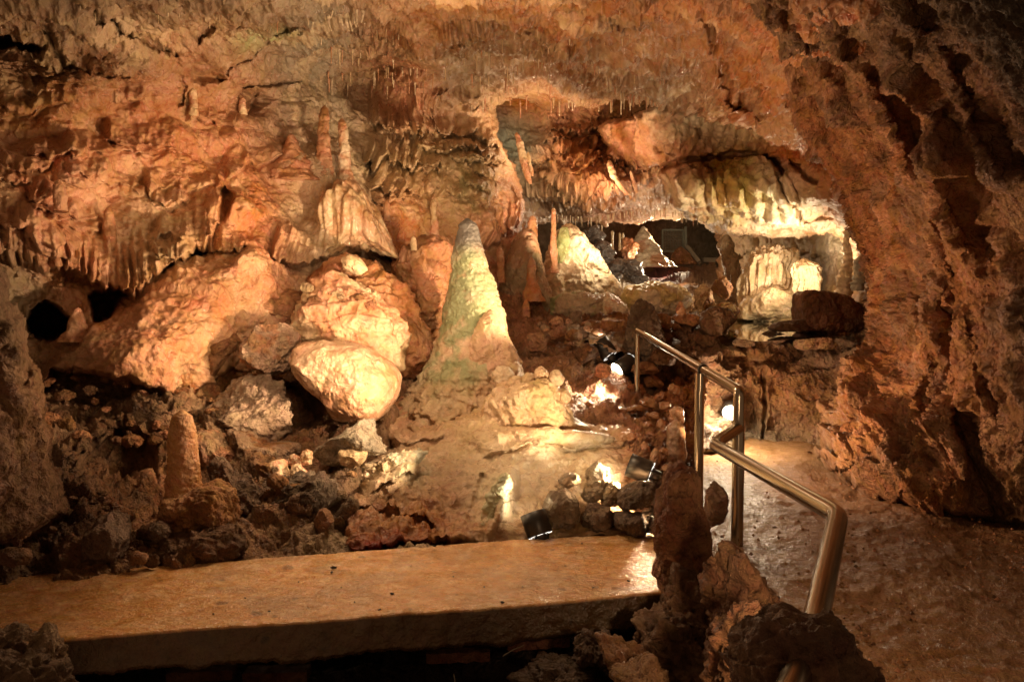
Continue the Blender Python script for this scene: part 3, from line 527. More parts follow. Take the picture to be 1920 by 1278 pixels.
# ---- flowstone apron ------------------------------------------------------
stP = St().bump(980, 800, 120, 70, .22).bump(860, 800, 120, 50, .12).bump(950, 930, 22, 60, .30, .22).bump(930, 965, 18, 50, .2, .3).bump(730, 900, 60, 40, .25, -.5).bump(760, 880, 50, 26, .15, -.5).bump(1130, 880, 60, 40, .15)
stP.curtain([(900, 850), (1000, 838), (1100, 842), (1200, 826)], 30, .05, 40, .05, 3, .5).curtain([(690, 850), (740, 830), (840, 822)], 26, .06, 30, .05, 3).crack([(880, 990), (890, 940), (905, 900)], 10, .07)
stP.hole([(700, 925), (760, 925), (850, 950), (880, 1000), (700, 985)], .07, 30).crack([(660, 960), (740, 975), (820, 1000)], 7, .12).curtain([(690, 930), (740, 915), (790, 880)], 40, .16, 12, .3, 6)
def dispP(Q, X, Y):
    t, s = terr(X, Y, 17, 90, 12, 3.)
    c1, _, _ = cells(Q*np.array([1, 1, 1.3]), .05, 3.); return .012*(.55-c1)+.05*fbm(Q, .5, 4, .55)+.012*t+.012*fbm(Q, .07, 3, .6)+.05*ridged(Q, .2, 4, .6)*(blobmask(X, Y, 760, 970, 110, 50)+.2)
def colP(col, Q, X, Y, h, tow):
    g = .6*blobmask(X, Y, 760, 885, 40, 25)+.4*blobmask(X, Y, 930, 940, 25, 40); w = np.clip(g*(1+2*fbm(Q, .1, 4)), 0, .6)[..., None]; return col*(1-w)+np.array((.48, .50, .34))*w
sheet('flowstone_apron', [(700, 770), (760, 735), (860, 740), (930, 760), (1010, 780), (1080, 790), (1180, 800), (1225, 825), (1220, 870), (1246, 930), (1250, 1015), (1000, 1030), (870, 1032), (760, 1034), (650, 1040), (630, 930), (650, 885), (735, 842)],
      [(760, 740, 8.0), (870, 745, 7.9), (950, 740, 7.7), (1060, 780, 7.4), (1180, 800, 7.15), (900, 800, 7.25), (1000, 840, 6.8), (1120, 850, 6.75), (1220, 850, 6.7), (740, 840, 7.0), (700, 900, 6.4), (800, 900, 6.45), (950, 900, 6.3), (1100, 920, 6.2), (1230, 930, 6.1), (690, 985, 5.6), (700, 1030, 5.3), (850, 1010, 5.55), (870, 1030, 5.4), (1000, 1010, 5.6), (1240, 1000, 5.65)],
      M['flow'], [(780, 760, *ORP), (712, 975, *BRN), (860, 790, *CRM), (980, 800, *CRM), (1120, 830, *CRM), (1000, 850, *PAL), (740, 890, *PAL), (840, 900, *GRY), (800, 970, *BRN), (940, 920, *PAL), (1020, 940, *CRM), (1120, 900, *CRM), (1200, 960, *BRN), (1200, 840, *ORG)],
      step=1.8, stamps=stP, disp=dispP, roll=.35, rollw=14, edge=6, colfn=colP, label='wet cream flowstone apron spread below the tall cone down to the concrete slab', cat='flowstone')
# ---- path and pit ---------------------------------------------------------
def plane_ctrl(z, xs, ys): return [(x_, y_, (CAMZ-z)/(ST+(y_-639)/F*CT)) for x_ in xs for y_ in ys]
stT = St()
for k in range(60): stT.bump(RNG.uniform(1380, 1950), RNG.uniform(850, 1300), RNG.uniform(20, 70), RNG.uniform(5, 14), RNG.uniform(.01, .035), RNG.uniform(-.1, .2))
stT.bump(1700, 985, 120, 18, .12, .1).bump(1870, 1010, 90, 20, .12, .1).bump(1640, 950, 60, 14, .1)
def dispT(Q, X, Y):
    edge = sst(1500, 1800, X+(Y-900)*.2)*.6+.4
    c1, _, _ = cells(Q, .09); return +.016*fbm(Q, .5, 5, .55)+edge*(.011*ridged(Q*np.array([1, .8, 1]), .16, 4, .6)+.01*(.5-c1))+.002*(.5-cells(Q, .035, 3.)[0])
sheet('path', [(1270, 800), (1700, 800), (2200, 880), (2200, 1420), (1580, 1420), (1500, 1190), (1400, 1080), (1310, 1010), (1262, 950)],
      plane_ctrl(0, (1200, 1500, 1750, 2050), (800, 830, 870, 920, 980, 1050, 1150, 1280, 1420)), M['path'], [(1400, 850, .46, .25, .11), (1350, 950, .30, .165, .075), (1500, 950, .29, .155, .07), (1700, 1000, .2, .10, .045), (1500, 1100, .29, .155, .068), (1700, 1150, .30, .16, .07), (1850, 1200, .24, .125, .055)],
      step=2.0, stamps=stT, disp=dispT, cd=20, kind='structure')
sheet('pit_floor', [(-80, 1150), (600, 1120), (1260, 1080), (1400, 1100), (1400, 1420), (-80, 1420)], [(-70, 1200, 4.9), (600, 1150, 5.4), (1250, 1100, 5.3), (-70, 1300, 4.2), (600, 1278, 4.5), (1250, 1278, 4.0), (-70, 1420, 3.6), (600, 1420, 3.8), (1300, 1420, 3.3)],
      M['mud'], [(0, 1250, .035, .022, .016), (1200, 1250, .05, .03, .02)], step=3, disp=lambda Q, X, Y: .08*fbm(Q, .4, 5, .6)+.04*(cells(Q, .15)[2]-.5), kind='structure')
# left near wall
stL = St().crack([(60, 640), (40, 720), (90, 800)], 10, .15).bump(30, 700, 40, 120, .15).bump(-10, 600, 40, 60, .15)
sheet('left_rock_pillar', [(-90, 470), (5, 500), (14, 560), (40, 610), (58, 680), (76, 750), (100, 830), (104, 880), (140, 960), (60, 1010), (-90, 1040)],
      [(-80, 480, 4.6), (0, 540, 4.9), (-80, 700, 4.2), (30, 620, 4.9), (60, 700, 4.9), (20, 760, 4.6), (90, 820, 4.9), (0, 880, 4.4), (110, 900, 4.9), (-80, 1000, 4.2), (120, 960, 4.8)],
      M['rock'], [(0, 600, .2, .12, .065), (60, 750, .3, .16, .08), (60, 900, *DRK), (0, 980, *DRK)], step=2, stamps=stL,
      disp=lambda Q, X, Y: .07*fbm(Q, .5, 4, .55)+.05*(cells(Q*np.array([1, 1, .6]), .14)[0]-.5)+.02*ridged(Q, .1, 3, .6), roll=.6, rollw=26, edge=5, kind='structure')

# ================================================================== concrete slab
def zplane(x_, y_, z): return P(x_, y_, (CAMZ-z)/(ST+(y_-639)/F*CT))
bk = [(-110, 1092), (60, 1078), (200, 1066), (430, 1050), (640, 1036), (850, 1020), (1040, 1008), (1245, 996), (1300, 993)]
fr = [(-110, 1222), (110, 1199), (300, 1183), (520, 1166), (700, 1153), (900, 1138), (1060, 1125), (1200, 1113), (1260, 1108)]
zs = .015; nu, nv = 520, 130; u = np.linspace(0, 1, nu)
B0 = np.array([zplane(a, b, zs) for a, b in bk]); F0 = np.array([zplane(a, b, zs) for a, b in fr])
def lin(A, u): t = np.linspace(0, 1, len(A)); return np.stack([np.interp(u, t, A[:, k]) for k in range(3)], -1)
Bu, Fu = lin(B0, u), lin(F0, u); dn = (Bu-Fu); dn[:, 2] = 0; dn /= np.linalg.norm(dn, axis=1)[:, None]
rowsS = []; v = np.linspace(0, 1, nv)
top = Bu[None]*(1-v[:, None, None])+Fu[None]*v[:, None, None]
hn = .008*fbm(top*np.array([1, 1.5, 1]), .45, 5, .6)+.0022*fbm(top*np.array([.8, 1.6, 1]), .05, 4, .7); top[..., 2] += hn
e = [top[-1]-dn*.008-[0, 0, .004], top[-1]-dn*.013-[0, 0, .014]]
th_ = .175+.04*fbm(top[-1], .8, 3)+.012*fbm(top[-1], .12, 4, .7)
for k in np.linspace(.03, 1, 26): q = top[-1]-dn*.014; q = q-np.stack([0*th_, 0*th_, th_*k+.014], -1); q = q+dn*(.008*fbm(q, .12, 4, .6)+.03*max(0, k-.85)/.15)[:, None]; e.append(q)
e.append(e[-1]+dn*.25+[0, 0, .0]); e.append(Bu-[0, 0, .25])
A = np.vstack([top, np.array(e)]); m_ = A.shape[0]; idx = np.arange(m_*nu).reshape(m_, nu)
Fc = np.stack([idx[:-1, :-1], idx[1:, :-1], idx[1:, 1:], idx[:-1, 1:]], -1).reshape(-1, 4)
cs = np.broadcast_to(np.array((.74, .40, .15)), A.shape).copy(); w = sst(0, .5, fbm(A, .7, 5, .6, 2.))[..., None]*.35; cs = cs*(1-w)+np.array((.34, .22, .12))*w
w = sst(.15, .5, fbm(A, .35, 5, .65, 12.))[..., None]*.4; cs = cs*(1-w)+np.array((.42, .30, .19))*w; w = sst(.1, .5, fbm(A*np.array([1, 1, 1]), .14, 4, .7, 14.))[..., None]*.35; cs = cs*(1-w)+np.array((.80, .60, .36))*w
w = sst(.55, .7, noise(A, .07, 8.)+.15*noise(A, .02))[..., None]*.6; cs = cs*(1-w)+np.array(MUD)*w
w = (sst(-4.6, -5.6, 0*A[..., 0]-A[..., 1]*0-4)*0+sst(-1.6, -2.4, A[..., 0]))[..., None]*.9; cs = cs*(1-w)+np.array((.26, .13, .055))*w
cs[nv+1:] *= .14  # front face and underside darkened in the colour, standing in for shade
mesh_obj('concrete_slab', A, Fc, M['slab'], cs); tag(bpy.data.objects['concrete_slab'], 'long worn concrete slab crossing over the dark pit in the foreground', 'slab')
# pebbles lying on the slab
def pebble_mesh():
    bpy_v = []; n = 7
    for i in range(n+1):
        for j in range(10):
            a = math.pi*i/n; b = 2*math.pi*j/10; r = 1+.25*random.uniform(-1, 1); bpy_v.append((math.sin(a)*math.cos(b)*r, math.sin(a)*math.sin(b)*r*.8, math.cos(a)*r*.6))
    f = [(i*10+j, (i+1)*10+j, (i+1)*10+(j+1) % 10, i*10+(j+1) % 10) for i in range(n) for j in range(10)]; me = bpy.data.meshes.new('pebble'); me.from_pydata(bpy_v, [], f); me.materials.append(M['black']); return me
pm = [pebble_mesh() for _ in range(3)]
for k, (x_, y_, r) in enumerate([(625, 1063, .012), (622, 1072, .008), (735, 1112, .008), (712, 1142, .007), (665, 1128, .005), (815, 1023, .006), (908, 1100, .008), (942, 1128, .008), (1091, 1018, .005), (1178, 1088, .007), (1112, 1101, .005), (560, 1090, .005), (505, 1145, .005), (980, 1100, .005), (460, 1120, .004), (770, 1060, .004), (850, 1080, .005), (1060, 1060, .004), (640, 1100, .004), (400, 1150, .005)]):
    o = bpy.data.objects.new('pebble', pm[k % 3]); C.objects.link(o); o.location = zplane(x_, y_, zs+r*.4+.002); o.scale = (r*1.6, r, r); o.rotation_euler = (0, 0, k*1.3)
    tag(o, 'tiny dark pebble lying on the concrete slab', 'pebble', 'pebbles scattered on the slab')

def grit(name, n_, fn, smin, smax, mat, cols, label):
    rs = np.random.RandomState(n_); base = np.array([[1, 0, 0], [-.9, .1, 0], [.1, 1, 0], [0, -1, .1], [.1, 0, .8], [0, .1, -.6]]); fc = np.array([[0, 2, 4], [2, 1, 4], [1, 3, 4], [3, 0, 4], [2, 0, 5], [1, 2, 5], [3, 1, 5], [0, 3, 5]])
    V = []; Fq = []; K = []
    for k in range(n_):
        c = fn(rs); s = smin+(smax-smin)*rs.rand()**3; a = rs.rand()*6.3; R = np.array([[math.cos(a), -math.sin(a), 0], [math.sin(a), math.cos(a), 0], [0, 0, 1]])
        V.append((base*rs.uniform(.7, 1.3, (6, 3))*s)@R.T+c); Fq.append(fc+6*k); K.append(np.tile(np.array(cols[k % len(cols)])*rs.uniform(.7, 1.3), (6, 1)))
    return tag(mesh_obj(name, np.vstack(V), np.vstack(Fq), mat, np.vstack(K), smooth=False), kind='stuff', label=label, cat='grit')
def zplane(x_, y_, z): return P(x_, y_, (CAMZ-z)/(ST+(y_-639)/F*CT))
def gp(rs):
    x_ = rs.uniform(1330, 2000); y_ = 830+470*rs.rand()**.7
    if rs.rand() < .55: x_ = max(x_, rs.uniform(1500, 2000)); 
    z = 0.0; p = zplane(x_, y_, .0); return p+[0, 0, .006]
grit('path_grit', 2600, gp, .003, .016, M['rock'], [BRN, DRK, ORG, BRN], 'loose grit and small chips strewn over the path beside the handrail')
# ================================================================== formations and rocks
def greenish(cx, cz, rx, rz, amt=.7, c=GRN):
    def f(cc, V):
        w = np.exp(-((V[..., 0]-cx)/rx)**2-((V[..., 2]-cz)/rz)**2)*amt; w = np.clip(w*(1+1.5*fbm(V, .25, 4, .6, 3.)), 0, .85)[..., None]
        w2 = np.clip((sst(.1, .4, fbm(V, .3, 4, .6, 8.)))*.4, 0, 1)[..., None]
        return (cc*(1-w)+np.array(c)*w)*(1-w2)+np.array(PAL)*w2
    return f
# the tall cone
c_ = P(880, 600, 8.0)
def cone_col(cc, V):
    z = V[..., 2]; top = sst(1.80, 2.02, z)[..., None]; cc = greenish(c_[0]-.10, 1.40, .34, .62, 1.7, (.25, .32, .17))(cc, V)
    bot = sst(1.0, .6, z)[..., None]*.4; cc = cc*(1-bot)+np.array(CRM)*bot
    return cc*(1-top)+np.array((.17, .16, .145))*top
spine('tall_stalagmite', 'tall green and cream cone stalagmite with grey rounded tip, standing in the centre', 'stalagmite',
      [(876, 409, 9), (877, 420, 16), (878, 440, 22), (879, 465, 28), (880, 492, 35), (880, 499, 34.5), (881, 506, 34.5), (882, 513, 39), (884, 540, 45), (887, 580, 55), (889, 620, 65), (889, 660, 75), (884, 695, 87), (874, 730, 100), (862, 758, 118), (850, 785, 150)], 8.0,
      M['flow'], (.60, .42, .27), nr=220, res=1.6, amp=.13, sc=.28, rings=.02, green=cone_col, knob=.035, flutlow=.14)
blob('flowstone_bulge', 'rounded pink shoulder bulging from the lower right of the tall cone', 'flowstone', [(900, 590), (925, 585), (945, 620), (975, 670), (985, 705), (960, 730), (900, 745), (870, 700), (875, 640)], 7.8, .2, M['flow'], (.60, .40, .26), n=90, amp=.03, sc=.2, col2=CRM, dn=.05)
blob('round_nodule', 'small round knob glowing beside the foot of the tall cone', 'flowstone', [(922, 700), (935, 685), (955, 688), (966, 705), (955, 722), (930, 722)], 7.45, .1, M['flow'], PAL, n=40, amp=.012, sc=.1)
# mound with crown in front of the cone
mo = blob('crowned_mound', 'cream flowstone mound with knobbed crown at the right foot of the tall cone', 'flowstone', [(890, 800), (908, 775), (915, 745), (932, 722), (960, 710), (990, 703), (1022, 706), (1046, 722), (1064, 750), (1075, 782), (1110, 805), (1090, 830), (1000, 842), (920, 830)], 7.2, .36, M['flow'], CRM, n=110, amp=.05, sc=.22, col2=(.64, .48, .26), dn=.05, pw=.95, tilt=(0, .35))
for x_, y_, r in [(1014, 702, 14), (1043, 708, 13), (992, 714, 14), (1058, 742, 13), (938, 742, 18), (966, 722, 16)]:
    blob('knob', '', '', [(x_+r*math.cos(q)*(1+.1*math.sin(3*q+x_)), y_+r*1.1*math.sin(q)) for q in np.linspace(0, 6.28, 11)[:-1]], 7.06, .08, M['flow'], CRM, n=30, amp=.014, sc=.1, parent=mo, pw=1.0)
blob('apron_hump', 'broad smooth bright hump of the apron below the crowned mound', 'flowstone', [(860, 850), (900, 820), (960, 800), (1040, 800), (1100, 808), (1160, 815), (1150, 832), (1090, 850), (1000, 862), (900, 865)], 6.9, .16, M['flow'], PAL, n=100, amp=.04, sc=.3, col2=CRM, pw=1.0, tilt=(0, .7))
# boulders at the left of the cone
blob('bell_boulder', 'big smooth boulder with bright blunt face, left of the tall cone', 'boulder', [(552, 672), (575, 650), (625, 640), (690, 650), (735, 680), (748, 705), (742, 745), (715, 778), (672, 785), (632, 778), (618, 748), (598, 735), (572, 705)], 7.0, .55, M['flow'], (.50, .33, .21), n=110, amp=.04, sc=.36, col2=(.46, .26, .15), pw=.62, tilt=(-.25, .1))
blob('flowstone_mound', 'tall lumpy flowstone mound rising behind the bell shaped boulder', 'flowstone', [(560, 560), (590, 530), (640, 520), (700, 540), (745, 590), (765, 640), (755, 690), (715, 705), (660, 680), (600, 660), (562, 640), (550, 600)], 7.7, .45, M['flow'], ORP, n=110, amp=.06, sc=.28, col2=CRM, ledge=.12, dn=.05)
blob('flowstone_shelf', 'sloping brown flowstone shelf above the lumpy mound', 'flowstone', [(585, 520), (620, 490), (660, 478), (700, 490), (740, 520), (770, 560), (800, 620), (815, 690), (780, 700), (755, 640), (700, 560), (640, 545)], 8.3, .40, M['flow'], ORG, n=100, amp=.07, sc=.3, col2=BRN, ledge=.1)
blob('pale_nub', 'pale rounded nub on top of the sloping flowstone shelf', 'stalagmite', [(640, 485), (655, 475), (675, 485), (690, 505), (675, 515), (645, 505)], 7.9, .1, M['flow'], CRM, n=34, amp=.015, sc=.12)
blob('dome_behind', 'brown terraced dome between the shelf and the tall cone', 'flowstone', [(750, 470), (790, 445), (835, 445), (860, 480), (850, 560), (830, 640), (790, 660), (740, 560), (735, 500)], 9.0, .4, M['flow'], ORG, n=90, amp=.06, sc=.3, ledge=.14, col2=BRN)
blob('cracked_block', 'pinkish cracked angular block standing left of the bell boulder', 'boulder', [(455, 625), (478, 606), (545, 604), (562, 640), (556, 700), (500, 720), (455, 700)], 7.1, .32, M['rock'], (.54, .36, .25), n=90, amp=.04, sc=.22, facet=14, col2=ORP, tilt=(.2, 0))
blob('cracked_cliff', 'broad grey cracked rock face rising from the rubble to the pinkish block', 'boulder', [(400, 770), (405, 715), (440, 690), (500, 685), (560, 690), (590, 740), (575, 790), (560, 850), (500, 870), (440, 860), (385, 840), (350, 800)], 6.9, .42, M['rock'], (.56, .40, .28), n=120, amp=.06, sc=.22, facet=16, col2=(.36, .25, .18), tilt=(.15, .35), ledge=.07)
blob('sloping_tan_rock', 'tan sloping rock with rippled surface below the broad cracked face', 'boulder', [(350, 790), (400, 800), (450, 840), (470, 890), (430, 900), (385, 880), (350, 850)], 6.4, .22, M['rock'], (.58, .38, .23), n=80, amp=.04, sc=.18, facet=6, col2=ORP)
blob('leaning_slab_rock', 'orange leaning slab of rock at the left of the cracked block', 'boulder', [(335, 640), (365, 620), (400, 625), (398, 680), (392, 730), (340, 760), (320, 720)], 7.15, .25, M['flow'], ORG, n=70, amp=.04, sc=.2, facet=9, col2=BRN)
blob('peaked_rock', 'dark peaked rock with flat top between leaning slab and cracked block', 'boulder', [(400, 615), (450, 600), (462, 615), (440, 660), (425, 680), (405, 720), (395, 660)], 7.2, .2, M['rock'], BRN, n=60, amp=.03, sc=.18, facet=8)
blob('overhanging_ledge_rock', 'shadowed ledge rock under the orange flow above the rubble', 'boulder', [(370, 590), (440, 550), (520, 530), (560, 545), (560, 600), (480, 604), (420, 605)], 7.75, .25, M['rock'], BRN, n=80, amp=.05, sc=.22, facet=10, col2=ORG)
blob('lower_step_rock', 'pale broken rock stepping down below the cracked block', 'boulder', [(395, 800), (440, 790), (500, 830), (560, 830), (570, 870), (520, 890), (470, 880), (420, 870), (390, 850)], 6.5, .28, M['rock'], (.42, .28, .18), n=80, amp=.05, sc=.2, facet=12, col2=BRN)
blob('tilted_flat_boulder', 'grey pitted flat boulder tilted beside the apron', 'boulder', [(575, 822), (600, 800), (645, 783), (700, 786), (735, 808), (747, 828), (715, 850), (668, 862), (655, 880), (600, 868)], 6.3, .3, M['rock'], (.36, .31, .24), n=90, amp=.035, sc=.18, facet=10, tilt=(0, .6), col2=(.45, .38, .28))
blob('pale_wedge_rock', 'small cream wedge propping the tilted flat boulder', 'rock', [(635, 842), (662, 836), (690, 845), (680, 872), (655, 882), (640, 868)], 6.15, .13, M['flow'], CRM, n=44, amp=.015, sc=.12, facet=8)
wall_ = blob('stacked_stone_wall', 'grey wall of cracked blocks rising behind the slab, left of the apron', 'rock wall', [(470, 905), (500, 880), (560, 868), (620, 866), (664, 880), (668, 930), (640, 965), (600, 1005), (540, 1030), (470, 1040), (440, 1000), (430, 940)], 5.95, .4, M['rock'], (.26, .20, .145), n=120, amp=.06, sc=.16, facet=18, ledge=.09, col2=(.18, .12, .08), tilt=(.35, 0))
blob('orange_facet_rock', 'flat orange stone leaning on the grey block wall', 'rock', [(590, 975), (600, 955), (625, 945), (628, 975), (605, 1000), (582, 1008)], 5.55, .08, M['rock'], (.46, .24, .13), n=36, amp=.01, sc=.1, facet=9)
for i, (x_, y_, w, h, d, lab) in enumerate([(520, 888, 24, 28, 6.05, 'rounded pale nodule, largest of the knobs on the grey block wall'), (553, 866, 11, 16, 6.15, 'thin pink knob between the largest nodule and the egg shaped knob'), (575, 858, 12, 14, 6.1, 'egg shaped cream knob near the tilted flat boulder'), (560, 888, 14, 16, 6.0, 'squat pink knob on the edge of the grey block wall'), (532, 918, 16, 20, 5.85, 'low brown knob under the largest nodule')]):
    blob('wet_nodule', lab, 'stalagmite', [(x_-w, y_+h*.3), (x_-w*.7, y_-h*.7), (x_, y_-h), (x_+w*.7, y_-h*.7), (x_+w, y_+h*.3), (x_+w*.6, y_+h), (x_-w*.6, y_+h)], d, w*d/F, M['wet'], CRM if i != 4 else BRN, n=40, amp=.02, sc=.1, group='knobs on the grey block wall', col2=ORP)
# left foreground post
spine('brown_stalagmite', 'slim brown stalagmite post standing alone in the left foreground', 'stalagmite', [(341, 768, 10), (341, 778, 17), (341, 800, 22), (342, 840, 27), (343, 880, 29), (344, 915, 33), (346, 935, 38), (350, 965, 46)], 5.4, M['flow'], (.60, .31, .13), nr=90, res=2, amp=.12, sc=.2, knob=.03)
blob('pedestal_rock', 'bulbous brown pedestal rock under the slim stalagmite post', 'rock', [(300, 950), (312, 928), (350, 925), (380, 915), (400, 905), (430, 915), (446, 950), (440, 985), (410, 985), (395, 1000), (345, 1010), (308, 990)], 5.35, .2, M['rock'], (.52, .26, .11), n=90, amp=.04, sc=.16, col2=(.38, .19, .085))
blob('fluted_base_rock', 'fluted dark rock below the pedestal at the slab edge', 'rock', [(300, 1000), (350, 1000), (400, 985), (440, 985), (458, 1030), (450, 1050), (380, 1060), (300, 1052), (285, 1025)], 5.2, .2, M['rock'], (.24, .13, .075), n=80, amp=.05, sc=.15, col2=(.16, .09, .05), ledge=.08)
blob('rounded_tombstone_rock', 'upright round topped grey rock left of the pedestal', 'rock', [(165, 1050), (172, 990), (190, 967), (215, 960), (240, 970), (250, 1000), (252, 1052), (210, 1065)], 5.0, .16, M['rock'], (.2, .125, .085), n=70, amp=.03, sc=.2, facet=6)
blob('small_round_rock', 'small round dark rock between tombstone rock and pedestal', 'rock', [(280, 985), (300, 975), (318, 985), (320, 1008), (300, 1018), (280, 1005)], 5.1, .07, M['rock'], (.18, .11, .07), n=36, amp=.012, sc=.1)
blob('dark_ridge_rock', 'jagged dark rock ridge behind the pedestal', 'rock', [(380, 880), (420, 870), (445, 890), (480, 905), (500, 960), (495, 1010), (460, 1035), (440, 960), (400, 900)], 5.75, .25, M['mud'], (.17, .1, .06), n=80, amp=.07, sc=.16, facet=10)
# bottom left corner lumps
blob('corner_stalagmite', 'stubby wet stalagmite in the bottom left corner, nearest the slab end', 'stalagmite', [(60, 1278), (55, 1230), (62, 1192), (80, 1174), (100, 1180), (108, 1205), (118, 1250), (122, 1300), (60, 1300)], 3.75, .08, M['rock'], (.36, .24, .15), n=70, amp=.03, sc=.08)
blob('corner_lump', 'round lump at the bottom left frame corner behind the stubby stalagmite', 'rock', [(-20, 1240), (-10, 1190), (15, 1170), (42, 1178), (48, 1205), (40, 1250), (10, 1270)], 3.85, .09, M['rock'], (.26, .17, .11), n=60, amp=.03, sc=.09)
blob('corner_bedrock', 'low wet bedrock filling the bottom left corner', 'rock', [(-60, 1240), (0, 1235), (60, 1230), (110, 1245), (125, 1290), (120, 1360), (-60, 1360)], 3.6, .15, M['rock'], (.2, .13, .08), n=70, amp=.05, sc=.1)
# stones by the near lamps
for nm, lab, out, d, th, c1, c2, fc in [
    ('rock', 'rounded grey boulder leaning right of the low floodlight', [(1020, 950), (1032, 925), (1060, 918), (1085, 940), (1088, 975), (1060, 992), (1030, 990), (1020, 970)], 5.75, .16, (.36, .27, .18), (.42, .33, .23), 4),
    ('rock', 'small wedge stone lying on the rounded grey boulder', [(1037, 912), (1060, 892), (1085, 886), (1090, 903), (1065, 916), (1045, 920)], 5.95, .1, (.5, .4, .28), CRM, 7),
    ('rock', 'glaring pale stone lit right in front of the upper floodlight', [(1098, 905), (1105, 880), (1125, 868), (1145, 875), (1148, 900), (1130, 915), (1105, 920)], 6.05, .13, (.6, .5, .34), PAL, 5),
    ('rock', 'pale angular stone under the glaring one', [(1084, 925), (1100, 903), (1130, 912), (1132, 935), (1110, 948), (1088, 945)], 5.95, .12, (.5, .4, .27), CRM, 7),
    ('rock', 'squat brown stone between two stones above the slab', [(1092, 965), (1105, 948), (1140, 945), (1150, 975), (1142, 1000), (1110, 1000), (1090, 990)], 5.75, .14, (.26, .18, .12), (.33, .23, .15), 7),
    ('rock', 'pale stone squeezed under the upper floodlight', [(1130, 925), (1145, 905), (1168, 905), (1165, 930), (1150, 945), (1130, 945)], 5.9, .11, (.5, .38, .24), CRM, 7),
    ('rock', 'dark square boulder stacked over another below the upper floodlight', [(1155, 950), (1160, 905), (1185, 896), (1222, 902), (1232, 925), (1230, 952), (1195, 965), (1160, 962)], 5.75, .2, (.2, .145, .1), (.26, .19, .13), 8),
    ('rock', 'dark square boulder at the bottom of the pile beside the standing stone', [(1142, 998), (1143, 965), (1160, 952), (1205, 955), (1212, 975), (1208, 1000), (1170, 1006)], 5.65, .2, (.18, .13, .09), (.24, .17, .12), 8),
    ('rock', 'small dark stone tucked between the pile and the standing stone', [(1212, 985), (1222, 970), (1240, 975), (1240, 1000), (1215, 1003)], 5.55, .08, (.16, .1, .07), DRK, 6)]:
    blob(nm, lab, 'rock', out, d, th, M['rock'], c1, n=56, amp=.022, sc=.12, facet=fc, col2=c2)
spine('crusted_ridge', 'bright crusted ridge running down the apron near the low floodlight', 'flowstone', [(948, 886, 8), (942, 905, 15), (935, 930, 19), (925, 955, 19), (918, 985, 18), (915, 1008, 12)], (dep('flowstone_apron', 930, 950) or 6.05)+.02, M['wet'], PAL, nr=70, res=2, amp=.5, sc=.09, col2=(.5, .5, .3), rings=.25)
blob('wet_glossy_flow', 'shiny wet white flowstone patch left of the apron', 'flowstone', [(668, 885), (720, 860), (780, 842), (800, 848), (785, 870), (745, 900), (720, 935), (700, 935), (672, 905)], 6.45, .16, M['wet'], PAL, n=90, amp=.05, sc=.12, col2=(.5, .5, .38))
# eggs and wet stumps beside the rail
EG = [(1210, 845, 12, 18, 6.7), (1228, 858, 10, 18, 6.55), (1178, 818, 12, 14, 7.1), (1268, 778, 15, 16, 7.4), (1238, 745, 14, 12, 8.2), (1252, 772, 10, 12, 7.7), (1222, 780, 14, 10, 7.6), (1195, 790, 16, 9, 7.5), (1215, 800, 16, 9, 7.3), (1240, 800, 14, 12, 7.3), (1205, 825, 12, 8, 7.0), (1245, 760, 12, 9, 7.7), (1190, 765, 18, 8, 7.8), (1165, 770, 14, 7, 7.8), (1220, 815, 9, 8, 7.1), (1250, 880, 14, 12, 6.4), (1245, 850, 10, 14, 6.7), (1262, 730, 14, 12, 8.0), (1215, 755, 18, 10, 7.9)]
EL = ['wet egg shaped stump above the upper floodlight, left of a matching one', 'wet egg shaped stump above the upper floodlight, right of a matching one', 'single wet egg standing on the right edge of the apron', 'tall rounded wet stump top beside the rail post']
for i, (x_, y_, w, h, d) in enumerate(EG):
    blob('wet_stump' if i < 4 else 'wet_cobble', EL[i] if i < 4 else 'wet reddish cobble in the heap between apron and handrail', 'stalagmite' if i < 4 else 'cobble', [(x_-w, y_+h*.4), (x_-w*.75, y_-h*.6), (x_, y_-h), (x_+w*.75, y_-h*.6), (x_+w, y_+h*.4), (x_+w*.6, y_+h), (x_-w*.6, y_+h)], d, w*d/F, M['wet'], (.42, .24, .13) if i < 4 else (.34, .16, .075), n=30, amp=.018, sc=.12, facet=0 if i < 4 else 9, col2=ORP if i < 4 else BRN, group=None if i < 4 else 'wet cobbles heaped beside the handrail')
spine('wet_column_stump', 'tall ribbed wet stump leaning next to the first rail post', 'stalagmite', [(1268, 785, 12), (1266, 805, 17), (1266, 830, 18), (1264, 860, 20), (1260, 900, 24)], 7.0, M['wet'], (.36, .22, .13), nr=60, res=2, amp=.2, sc=.12, rings=.1)
